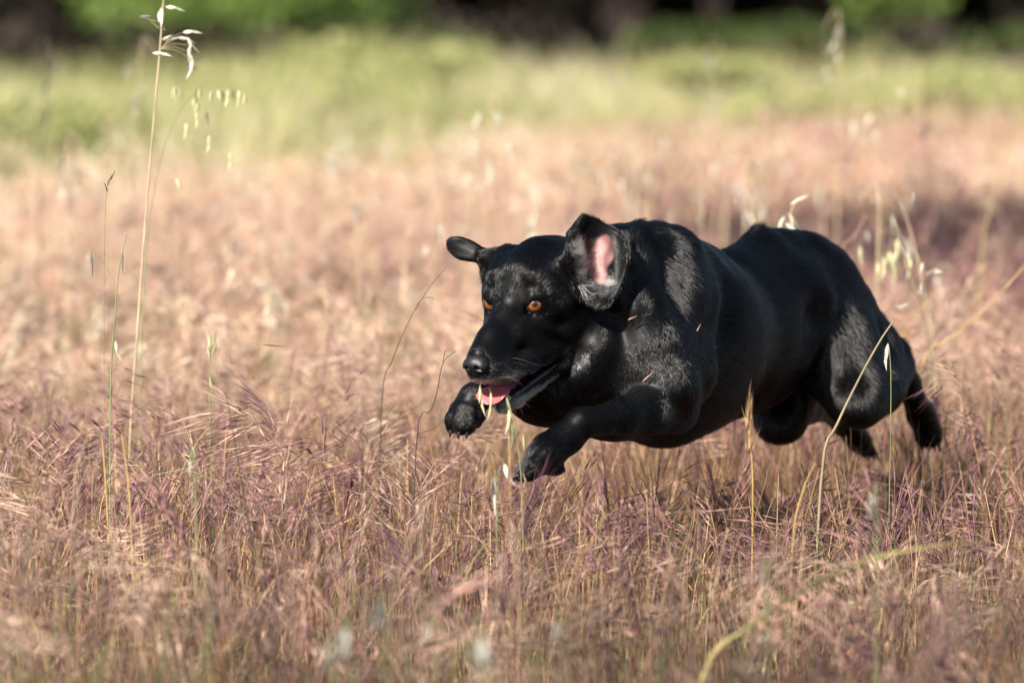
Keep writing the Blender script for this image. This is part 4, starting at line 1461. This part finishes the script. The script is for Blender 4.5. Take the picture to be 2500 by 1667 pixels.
    horn = mat('claw_horn', (0.03, 0.027, 0.025), rough=0.35)

    def spike(name, a, b, r, m, bend=(0, 0, 0)):
        a, b, bend = np.asarray(a), np.asarray(b), np.asarray(bend)
        V3, Q3, k_, n_ = [], [], 7, 10
        ax_ = b - a
        s1 = np.cross(ax_, [0.3, 0.5, 0.8])
        s1 /= np.linalg.norm(s1)
        s2 = np.cross(ax_, s1)
        s2 /= np.linalg.norm(s2)
        for i in range(k_):
            t_ = i / (k_ - 1)
            rr = r * math.sqrt(max(0.0, 1 - t_ ** 1.6)) + 1e-5
            for j in range(n_):
                an = 2 * math.pi * j / n_
                V3.append(a + ax_ * t_ + bend * math.sin(math.pi * t_) + rr * (s1 * math.cos(an) + s2 * math.sin(an) * 0.75))
        for i in range(k_ - 1):
            for j in range(n_):
                Q3.append((i * n_ + j, i * n_ + (j + 1) % n_, (i + 1) * n_ + (j + 1) % n_, (i + 1) * n_ + j))
        return link_mesh(name, np_mesh(name, V3, quads=Q3, mats=[m]), dog)
    for l in (0.010, -0.010):
        spike('tooth', Hd(0.058, l, -0.100), Hd(0.062, l * 1.1, -0.088), 0.0026, ivory)
    for i, dx in enumerate((-30, -10, 10, 29)):
        yb = (0, 5, 4, -12)[i]
        dd = (0.006, -0.006, -0.006, 0.004)[i]
        spike('claw', W(1131 + dx, 1044 + yb, 7.024 + dd), W(1128 + dx, 1068 + yb, 7.028 + dd), 0.0026, horn, (0, -0.002, 0))
    for i, (dy, dx) in enumerate(((-0.019, 16), (-0.007, 0), (0.006, 0), (0.018, 22))):
        spike('claw', W(1268 + dx, 1158 + i * 2, 6.93 + dy * 1.15), W(1249 + dx, 1176 + i * 2, 6.935 + dy * 1.15), 0.0026, horn, (-0.001, -0.001, 0.002))
    for i, dx in enumerate((-20, -4, 12, 24)):
        spike('claw', W(2268 + dx, 1084, 7.77 + 0.006 * i), W(2272 + dx, 1104, 7.78 + 0.006 * i), 0.0026, horn)
    for i, dx in enumerate((-14, -4, 8, 18)):
        spike('claw', W(2120 + dx, 1104, 7.845 + 0.006 * i), W(2128 + dx, 1124, 7.85 + 0.006 * i), 0.0026, horn)
    return dog


def vertex_normals(V, Q):
    n = np.cross(V[Q[:, 2]] - V[Q[:, 0]], V[Q[:, 3]] - V[Q[:, 1]])
    N = np.zeros_like(V)
    for i in range(4):
        for c in range(3):
            N[:, c] += np.bincount(Q[:, i], n[:, c], minlength=len(V))
    return N / (np.linalg.norm(N, axis=1)[:, None] + 1e-12)


dog = build_dog()


# ------------------------------------------------------------------ single wild oats, blades and twigs that stand out of the grass
def pmat(name, col, rough=0.5):
    m = grass_material(name, 0.3, rough)
    t = m.node_tree
    a = [n for n in t.nodes if n.type == 'ATTRIBUTE'][0]
    n = t.nodes.new('ShaderNodeTexNoise')
    n.inputs['Scale'].default_value = 35
    r = t.nodes.new('ShaderNodeValToRGB')
    r.color_ramp.elements[0].position = 0.3
    r.color_ramp.elements[1].position = 0.7
    r.color_ramp.elements[0].color = (*[c * 0.78 for c in col], 1)
    r.color_ramp.elements[1].color = (*[min(1, c * 1.15) for c in col], 1)
    tc = t.nodes.new('ShaderNodeTexCoord')
    t.links.new(tc.outputs['Object'], n.inputs['Vector'])
    t.links.new(n.outputs['Fac'], r.inputs['Fac'])
    for l in list(a.outputs['Color'].links):
        t.links.new(r.outputs['Color'], l.to_socket)
    return m


M_STRAW = pmat('oat_straw', (0.62, 0.50, 0.32))
M_HUSK = pmat('oat_husk', (0.70, 0.67, 0.55))
M_HUSKG = pmat('oat_husk_green', (0.58, 0.56, 0.32))
M_GREEN = pmat('green_stem', (0.30, 0.36, 0.16))
M_YG = pmat('yellow_green_blade', (0.50, 0.42, 0.18))
M_TAN = pmat('tan_blade', (0.36, 0.30, 0.18))
M_TWIG = pmat('dark_twig', (0.10, 0.07, 0.06))
M_PURP = pmat('purple_awn', (0.24, 0.09, 0.13))
M_PINK = pmat('pink_straw', (0.58, 0.34, 0.26))
M_GOLD = pmat('golden_straw', (0.62, 0.42, 0.17))


def spline(pts, n):
    """Catmull-Rom through the given points"""
    P = np.asarray(pts, float)
    if len(P) == 2:
        t = np.linspace(0, 1, n)[:, None]
        return P[0] * (1 - t) + P[1] * t
    E = np.vstack([2 * P[0] - P[1], P, 2 * P[-1] - P[-2]])
    out = []
    for u in np.linspace(0, len(P) - 1 - 1e-6, n):
        i = int(u)
        f = u - i
        a, b, c, d = E[i:i + 4]
        out.append(0.5 * ((2 * b) + (c - a) * f + (2 * a - 5 * b + 4 * c - d) * f * f + (3 * b - a - 3 * c + d) * f ** 3))
    return np.array(out)


def stem_mesh(name, lines, m, parent):
    V, Q = [], []
    for pts, r0, r1 in lines:
        n = max(4, 3 * len(pts))
        p = spline(pts, n)
        v, q = tube(p, np.linspace(r0, r1, n), 6)
        Q += [tuple(k + len(V) for k in f) for f in q]
        V += v
    return link_mesh(name, np_mesh(name, V, quads=Q, mats=[m]), parent)


def husk(p, d, ln, w):
    """an oat spikelet: two papery husks gaping at the tip, with a bent awn"""
    d = d / np.linalg.norm(d)
    a = np.cross(d, RNG.normal(size=3))
    a /= np.linalg.norm(a)
    b = np.cross(d, a)
    V, T = [], []
    for s in (1, -1):
        k = len(V)
        prof = [(0, 0.05), (0.15, 0.55), (0.38, 1.0), (0.65, 0.8), (0.86, 0.36), (1.0, 0.02)]
        for t_, r_ in prof:
            c = p + d * ln * t_ + a * s * w * (0.10 + 0.55 * t_ ** 2)
            V += [c + b * w * 0.5 * r_, c + a * s * w * 0.34 * r_, c - b * w * 0.5 * r_]
        for i in range(len(prof) - 1):
            o = k + i * 3
            T += [(o, o + 1, o + 4), (o, o + 4, o + 3), (o + 1, o + 2, o + 5), (o + 1, o + 5, o + 4)]
    k = len(V)
    e = p + d * ln * 0.4
    e2 = e + d * ln * 0.75 + a * w * 0.6
    V += [e, e + b * 0.0004, e2, e2 + d * ln * 0.6 + b * ln * 0.3]
    T += [(k, k + 1, k + 2), (k + 1, k + 3, k + 2)]
    return V, T


def oat(label, stem, heads, cat='wild oat', name='wild_oat', group=None, m_stem=None, m_head=None, r=(0.0013, 0.0005), branches=()):
    """stem: world points from the ground up; heads: (point, direction, length, width, point where its stalk leaves the stem)"""
    base = np.array(stem[0], float)
    e = root(name, base, label, cat, group)
    e['kind'] = 'thing'
    lines = [(stem, r[0], r[1])] + [(b, 0.0005, 0.0003) for b in branches]
    sp = []
    for p, d, ln, w, q in heads:
        if q is not None:
            q = np.asarray(q)
            mid = (p + q) / 2 + np.array([0, 0, 0.12 * np.linalg.norm(p - q)])
            lines.append(([q, mid, p], 0.00032, 0.00018))
        sp.append(husk(np.asarray(p, float), np.asarray(d, float), ln, w))
    stem_mesh('stem', lines, m_stem or M_STRAW, e)
    for v, t_ in sp:
        link_mesh('spikelet', np_mesh('spikelet', v, tris=t_, mats=[m_head or M_HUSK]), e)
    return e


def ground_under(px, d):
    """the ground point seen at that column and distance"""
    x = (px - 1250) / FPX * d
    return np.array([x, d, float(rough_ground(np.array(x), np.array(d))) - 0.01])


def hv(dx, dy, dz=0.0):
    """direction given as right / down in the picture plane (+ away)"""
    return np.array([dx, dz, -dy], float)


# the tall straw coloured oat on the left, rising out of the top of the picture
D = 7.55
S = [ground_under(302, D), W(318, 1060, D), W(336, 800, D), W(355, 540, D), W(373, 320, D), W(388, 150, D), W(400, -10, D), W(408, -160, D)]
hd = []
for x, y, dx, dy, qx, qy in ((340, 42, 1, 0.1, 388, 70), (388, 28, 0.1, 1, 398, 15), (393, 20, 0.15, 1, 398, 10), (404, 18, 1, 0.05, 399, 10), (432, 92, 1, 0.1, 394, 118), (446, 80, 1, -0.1, 394, 118),
                             (395, 98, 1, -0.25, 391, 118), (372, 130, 1, 0.1, 389, 140), (458, 92, 0.5, 1, 392, 120), (463, 112, -0.1, 1, 392, 120), (462, 128, 0.3, 1, 392, 120), (470, 148, -0.15, 1, 392, 120),
                             (408, -40, 0.6, 0.6, 402, -60), (392, -70, -0.6, 0.8, 404, -90), (415, -110, 0.4, 1, 406, -130)):
    hd.append((W(x, y, D), hv(dx, dy), 0.0155, 0.0050, W(qx, qy, D)))
oat('tallest straw-coloured wild oat, rising beyond the top of the picture on the left', S, hd, r=(0.0017, 0.0010))
# nodding green oat beside it with a rank of hanging spikelets
D = 7.9
S = [ground_under(330, D), W(352, 700, D), W(385, 420, D), W(440, 270, D), W(500, 220, D), W(560, 213, D), W(602, 222, D)]
hd = [(W(x, y, D), hv(dx, 1), 0.016, 0.0046, None) for x, y, dx in ((515, 222, 0), (532, 220, 0.25), (543, 216, 0.05), (556, 216, 0), (570, 216, 0), (583, 220, 0.05), (598, 228, 0),)]
hd += [(W(x, y, D), hv(dx, 1), 0.015, 0.0048, W(x - 4, y - 25, D)) for x, y, dx in ((476, 212, 0), (486, 216, 0.1), (472, 240, 0.05), (484, 250, -0.15), (478, 272, 0.1), (502, 270, 0.1), (427, 212, -0.05), (510, 330, 0.0), (560, 372, 0.05), (432, 435, 0.15), (455, 300, 0.0))]
oat('arching green wild oat with a rank of hanging spikelets, right of the tallest oat', S, hd, m_stem=M_GREEN, m_head=M_HUSKG, r=(0.0009, 0.0004))
# thin stems on the left, in focus
D = 7.1
oat('thin grey grass stem with a small tuft at its tip, left of the tallest oat', [ground_under(250, D), W(254, 800, D), W(256, 560, D), W(262, 455, D), W(274, 425, D)],
    [(W(262, 455, D), hv(0.3, -1), 0.010, 0.002, None), (W(268, 442, D), hv(0.5, -1), 0.009, 0.002, None), (W(262, 470, D), hv(-0.2, -1), 0.008, 0.002, None)], cat='grass', name='wild_grass', m_stem=M_TAN, m_head=M_TWIG, r=(0.0004, 0.0003))
oat('slim green oat stem with two pale husks, just left of the tallest oat', [ground_under(262, D), W(270, 960, D), W(280, 780, D), W(292, 650, D), W(310, 572, D)],
    [(W(298, 612, D), hv(0, 1), 0.016, 0.003, None), (W(282, 832, D), hv(0.1, 1), 0.015, 0.004, None), (W(222, 610, D), hv(0.05, 1), 0.02, 0.003, W(285, 700, D))], m_stem=M_GREEN, r=(0.0012, 0.0005))
oat('yellow straw with a pale husk at its tip, standing below the tallest oat', [ground_under(275, 6.7), W(262, 1250, 6.7), W(252, 1100, 6.7), W(248, 1060, 6.7)],
    [(W(248, 1075, 6.7), hv(0, -1), 0.012, 0.003, None)], m_stem=M_GOLD, r=(0.0011, 0.0008))
oat('bright yellow straw leaning left, below the tallest oat', [ground_under(330, 6.6), W(318, 1240, 6.6), W(303, 1100, 6.6), W(297, 1060, 6.6)], [], cat='straw', name='straw', m_stem=M_GOLD, r=(0.0013, 0.0007))
oat('bluish green oat with slender upright husks, between the tallest oat and the dog', [ground_under(520, 7.3), W(512, 1000, 7.3), W(513, 880, 7.3), W(516, 830, 7.3)],
    [(W(513, 880, 7.3), hv(-0.1, -1), 0.022, 0.004, None), (W(518, 868, 7.3), hv(0.3, -1), 0.02, 0.0036, None), (W(512, 915, 7.3), hv(0.2, 1), 0.02, 0.0036, None)], m_stem=M_GREEN, m_head=M_HUSKG, r=(0.0009, 0.0005))
# behind the rump
D = 8.0
oat('wild oat showing four white husks above the rump of the dog', [ground_under(1935, D), W(1930, 800, D), W(1928, 600, D), W(1932, 520, D), W(1950, 480, D)],
    [(W(1930, 500, D), hv(1, -0.5), 0.0165, 0.0050, W(1932, 520, D)), (W(1928, 520, D), hv(0.4, 1), 0.0215, 0.0064, None), (W(1918, 545, D), hv(0.9, 0.8), 0.021, 0.0062, W(1930, 520, D)),
     (W(1915, 528, D), hv(-0.5, 1), 0.020, 0.0060, W(1930, 520, D)), (W(1905, 545, D), hv(0.5, 1), 0.016, 0.0055, W(1928, 530, D))], r=(0.0010, 0.0005))
# right of the dog
D = 8.5
S = [ground_under(2300, D), W(2285, 900, D), W(2262, 740, D), W(2222, 560, D), W(2186, 470, D)]
hd = [(W(x, y, D), hv(0.02, 1), 0.020, 0.0058, W(x + 8, y - 30, D)) for x, y in ((2144, 640), (2158, 626), (2170, 612), (2180, 616), (2190, 604), (2183, 640), (2214, 615), (2222, 630), (2190, 585), (2100, 600))]
oat('tall tan oat with a cluster of yellowish hanging husks, right of the rump', S, hd, m_head=M_HUSKG, r=(0.0022, 0.0009))
D = 8.1
S = [ground_under(2275, D), W(2272, 900, D), W(2252, 780, D), W(2215, 640, D), W(2180, 520, D)]
oat('leaning tan oat with single bluish husks, crossing behind the tall tan oat', S,
    [(W(2262, 672, D), hv(1, -0.5), 0.012, 0.005, None), (W(2278, 664, D), hv(1, -0.05), 0.014, 0.005, W(2262, 680, D)), (W(2238, 712, D), hv(1, 0.3), 0.014, 0.005, W(2258, 720, D)),
     (W(2220, 742, D), hv(-1, 0.3), 0.012, 0.005, None), (W(2252, 640, D), hv(0, 1), 0.016, 0.005, None), (W(2232, 465, D), hv(0.1, 1), 0.02, 0.006, None), (W(2250, 690, D), hv(0.1, 1), 0.016, 0.005, None)], m_stem=M_TAN, r=(0.0020, 0.0010))
for lab, pts, m_, r_ in (
        ('yellow green blade bending at the right edge, behind the grass', [(2396, 640), (2410, 540), (2440, 440), (2480, 330)], M_YG, (0.0020, 0.0010)),
        ('pale straw leaning from the rump towards the upper right', [(2050, 660), (2085, 580), (2115, 525)], M_PINK, (0.0012, 0.0007)),
        ('long golden straw slanting up to the right edge, low behind the dog', [(2250, 900), (2330, 820), (2420, 740), (2510, 640)], M_GOLD, (0.0014, 0.0009)),
        ('short golden straw crossing the long golden straw behind the hind leg', [(2200, 860), (2240, 780), (2290, 700)], M_GOLD, (0.0013, 0.0008))):
    dd = {'y': 10.0, 'p': 8.6, 'l': 8.3, 's': 8.45}[lab[0]]
    oat(lab, [ground_under(pts[0][0] - 20, dd)] + [W(x, y, dd) for x, y in pts], [], cat='grass', name='tall_grass', m_stem=m_, r=r_)
# blade across the near thigh
D = 6.95
oat('olive straw slanting across the near thigh of the dog', [ground_under(1985, D), W(2008, 1140, D), W(2042, 1040, D), W(2100, 920, D), W(2150, 830, D), W(2180, 786, D)], [], cat='straw', name='straw', m_stem=M_TAN, r=(0.0022, 0.0010))
oat('single pale oat husk beside the hind leg of the dog', [ground_under(2170, 7.1), W(2175, 1000, 7.1), W(2172, 860, 7.1), W(2166, 838, 7.1)], [(W(2168, 838, 7.1), hv(-0.15, 1), 0.020, 0.006, None)], m_stem=M_GREEN, r=(0.0006, 0.0004))
# in front of the muzzle
D = 6.72
S = [ground_under(1285, D), W(1275, 1230, D), W(1268, 1120, D), W(1258, 1040, D), W(1240, 985, D)]
hd = [(W(1172, 940, D), hv(0, 1), 0.022, 0.0034, W(1176, 932, D)), (W(1198, 957, D), hv(0.05, 1), 0.020, 0.0034, W(1194, 948, D)), (W(1236, 968, D), hv(0.2, 1), 0.019, 0.0050, None), (W(1243, 1000, D), hv(0.02, 1), 0.017, 0.0045, None),
      (W(1249, 1035, D), hv(0.0, 1), 0.017, 0.0042, None), (W(1278, 1060, D), hv(0.15, 1), 0.018, 0.0044, W(1262, 1040, D))]
oat('green oat hanging its pale husks in front of the tongue', S, hd, m_stem=M_GREEN, m_head=M_HUSKG, r=(0.0009, 0.0004),
    branches=())
oat('short oat with two white husks before the near front paw', [ground_under(1215, 6.6), W(1212, 1260, 6.6), W(1212, 1190, 6.6), W(1222, 1140, 6.6), W(1238, 1135, 6.6)],
    [(W(1232, 1132, 6.6), hv(0.25, 1), 0.017, 0.0060, None), (W(1206, 1160, 6.6), hv(0.0, 1), 0.019, 0.0066, W(1214, 1150, 6.6)), (W(1207, 1205, 6.6), hv(0.02, 1), 0.019, 0.0042, W(1212, 1195, 6.6))], m_stem=M_GREEN, r=(0.0008, 0.0004))
# dry twigs left of the dog
oat('thin dark branching twig left of the muzzle', [ground_under(1000, 7.05), W(1018, 1060, 7.05), W(1050, 1005, 7.05), W(1066, 960, 7.05), W(1082, 885, 7.05), W(1114, 856, 7.05)], [], cat='twig', name='twig', m_stem=M_TWIG, r=(0.0009, 0.0004),
    branches=([W(1082, 885, 7.05), W(1086, 860, 7.05), W(1092, 852, 7.05)], [W(1018, 1060, 7.05), W(1060, 1045, 7.05), W(1090, 1020, 7.05)]))
oat('faint twig curving up beside the far ear', [ground_under(920, 7.4), W(932, 980, 7.4), W(958, 880, 7.4), W(1000, 780, 7.4), W(1050, 700, 7.4), W(1090, 652, 7.4)], [], cat='twig', name='twig', m_stem=M_TWIG, r=(0.0008, 0.0003),
    branches=([W(1000, 780, 7.4), W(1030, 730, 7.4), W(1060, 728, 7.4)],))
oat('black crooked twig in the grass below the far paw, to its left', [ground_under(625, 6.5), W(618, 1350, 6.5), W(600, 1240, 6.5), W(580, 1120, 6.5), W(565, 1030, 6.5), W(550, 955, 6.5)], [], cat='twig', name='twig', m_stem=M_TWIG, r=(0.0013, 0.0005),
    branches=([W(600, 1240, 6.5), W(560, 1200, 6.5)], [W(580, 1120, 6.5), W(600, 1085, 6.5)]))
# foreground, far out of focus
D = 5.7
oat('long yellow green blade slanting across the lower right corner', [ground_under(1660, D), W(1720, 1640, D), W(1820, 1535, D), W(1960, 1440, D), W(2110, 1370, D), W(2250, 1338, D), W(2380, 1322, D)], [], cat='grass', name='tall_grass', m_stem=M_YG, r=(0.0032, 0.0013))
oat('short green blade left of the long yellow green blade', [ground_under(1560, 5.2), W(1610, 1640, 5.2), W(1670, 1550, 5.2), W(1740, 1480, 5.2)], [], cat='grass', name='tall_grass', m_stem=M_GREEN, r=(0.0014, 0.0007))
oat('golden straw slanting through the grass below the near paw', [ground_under(1380, 6.0), W(1400, 1420, 6.0), W(1440, 1330, 6.0), W(1480, 1250, 6.0)], [], cat='straw', name='straw', m_stem=M_GOLD, r=(0.0014, 0.0007))
oat('rusty straw rising right of the near paw, in front of the belly', [ground_under(1925, 6.5), W(1935, 1330, 6.5), W(1960, 1200, 6.5), W(1990, 1130, 6.5)], [], cat='straw', name='straw', m_stem=M_GOLD, r=(0.0014, 0.0007))
for x, y, dd, s_, lab in ((1170, 1560, 4.75, 2.4, 'largest blurred cream seed head in the foreground, below the near paw'), (925, 1470, 4.9, 1.7, 'blurred white seed head left of the largest cream one'),
                          (1045, 1525, 5.0, 1.2, 'small blurred white seed head between two larger ones'), (838, 1540, 4.9, 1.6, 'blurred white seed head low in the foreground, upper of a close pair'),
                          (800, 1580, 4.9, 1.4, 'blurred white seed head low in the foreground, lower of a close pair'), (1362, 1520, 5.2, 1.2, 'slim pale seed head right of the largest cream one'),
                          (465, 1120, 6.3, 1.2, 'pale oat husk in the grass at the left'), (1860, 1400, 5.3, 1.1, 'blurred pale husk above the long yellow green blade'),
                          (2130, 1215, 5.6, 1.4, 'blurred bluish husk below the hind paws')):
    b = ground_under(x + 10, dd)
    top = W(x, y, dd)
    hs = []
    for k in range(3 if s_ > 1.3 else 1):
        o = np.array([(k - 1) * 0.0012 * s_, (k % 2) * 0.003, 0.001 * k]) if s_ > 1.3 else np.zeros(3)
        hs.append((top + o, hv(0.12 * (k - 1), 1), 0.0095 * s_, 0.0034 * s_, None))
    oat(lab, [b, (b + top) / 2 + np.array([0.004, 0, 0.01]), top + np.array([0.004, 0, 0.004]), top], hs, r=(0.0011, 0.0006), m_stem=M_GREEN)
# upright brome brush before the belly
e = root('brome_stalk', ground_under(1835, 6.7), 'upright golden brome stalk in front of the belly of the dog', 'grass stalk')
stem_mesh('stem', [([ground_under(1835, 6.7), W(1838, 1200, 6.7), W(1830, 1080, 6.7), W(1828, 1020, 6.7)], 0.0010, 0.0005)], M_GOLD, e)
tr = Tri()
nb = 26
bs = np.array([W(1829 + RNG.normal() * 4, RNG.uniform(1000, 1120), 6.7) for _ in range(nb)])
dr = unit(np.array([0, 0, 1.0]) + RNG.normal(size=(nb, 3)) * 0.09)
spikelets(tr, bs, dr, RNG.uniform(0.014, 0.024, nb), np.full(nb, 0.0018), np.array([[0.55, 0.36, 0.18]]) * RNG.uniform(0.6, 1.2, (nb, 1)), 3, 1.3, 0.0003)
link_mesh('seed_head', tr.mesh('seed_head', [MAT_GRASS]), e)

# loose grass seeds: one in the air, four caught in the coat
M_SEED = M_PINK


def seed(label, a, b, m):
    a, b = np.asarray(a), np.asarray(b)
    d = b - a
    L_ = np.linalg.norm(d)
    n_ = 8
    v, q = tube([a + d * t for t in np.linspace(0, 1, n_)], [0.0002, 0.0007, 0.0010, 0.0009, 0.0006, 0.0004, 0.0003, 0.0001], 6)
    o = link_mesh('grass_seed', np_mesh('grass_seed', v, quads=q, mats=[m]))
    tag(o, label, 'grass seed')


seed('purple awned seed flying free in the air left of the dog', W(640, 841, 7.05), W(702, 846, 7.05), M_PURP)
seed('pink seed caught on the neck of the dog behind the cheek', W(1533, 781, 7.03), W(1556, 771, 7.03), M_SEED)
seed('pale seed caught on the breast of the dog above the foreleg', W(1568, 932, 7.025), W(1598, 905, 7.025), M_SEED)
seed('pink seed caught high on the shoulder of the dog', W(1699, 814, 7.10), W(1711, 790, 7.10), M_SEED)
seed('pink seed caught behind the shoulder of the dog', W(1738, 857, 7.14), W(1752, 843, 7.14), M_SEED)

# oats scattered through the field behind, out of focus
spec = [(1195, 560, 9.9, 258, 'tallest blurred oat above the far ear of the dog, its stem a pale line'), (1305, 640, 9.6, 495, 'blurred white-headed oat above the forehead of the dog'),
        (1275, 560, 11.0, 437, 'blurred white-headed oat left of the one above the forehead'), (345, 400, 10.5, 120, 'blurred pale oat behind the tallest straw-coloured oat'),
        (120, 420, 10.5, 110, 'blurred oat at the upper left corner against the dark trunk gap'), (165, 520, 10.2, 340, 'blurred oat at the left edge below the trunk gap'),
        (805, 520, 11.5, 300, 'blurred oat at the border of green meadow and pink grass'), (1500, 560, 11.0, 350, 'blurred oat standing above the near ear of the dog'),
        (2260, 430, 11.5, 190, 'dark blurred stalk against the green meadow on the right'), (2050, 420, 11.0, 50, 'blurred bluish oat at the top right, against the trees'),
        (2135, 520, 10.8, 180, 'blurred oat left of the dark stalk on the right'), (1735, 460, 12.0, 110, 'blurred oat in front of the dark trees above the back of the dog')]


def far_oat(px, d, ytop, lab, group=None, dark=False, n_=6):
    b = ground_under(px + RNG.uniform(-20, 20), d)
    top = W(px, ytop, d)
    m1 = b * 0.5 + top * 0.5 + np.array([RNG.normal() * 0.01, 0, 0])
    end = top + np.array([RNG.choice([-1, 1]) * 0.03, 0, -0.012])
    hs = []
    for k in range(n_):
        t_ = RNG.uniform(0, 1)
        q = top * (1 - t_) + (m1 * 0.35 + top * 0.65) * t_
        p_ = q + np.array([RNG.normal() * 0.022, RNG.normal() * 0.015, -0.008])
        hs.append((p_, hv(RNG.normal() * 0.25, 1), RNG.uniform(0.016, 0.022), RNG.uniform(0.005, 0.0068), q))
    oat(lab, [b, m1, top, end], hs, group=group, r=(0.0018, 0.0007), m_stem=M_TWIG if dark else M_STRAW, m_head=M_TWIG if dark else M_HUSK)


for px, yb, d, yt, lab in spec:
    far_oat(px, d, yt, lab, dark=lab.startswith('dark'))
for i in range(62):
    d = RNG.uniform(9.0, 15.0)
    px = RNG.uniform(-60, 2560)
    hgt = RNG.uniform(0.20, 0.42)
    yt = -100 + 13889 * (EYE_H - hgt) / d
    side_ = 'left of the dog' if px < 1050 else 'behind the dog' if px < 2150 else 'right of the dog'
    far_oat(px, d, yt, 'blurred pale wild oat in the pink grass ' + side_, 'wild oats scattered through the pink grass ' + side_, n_=int(RNG.integers(2, 5)))
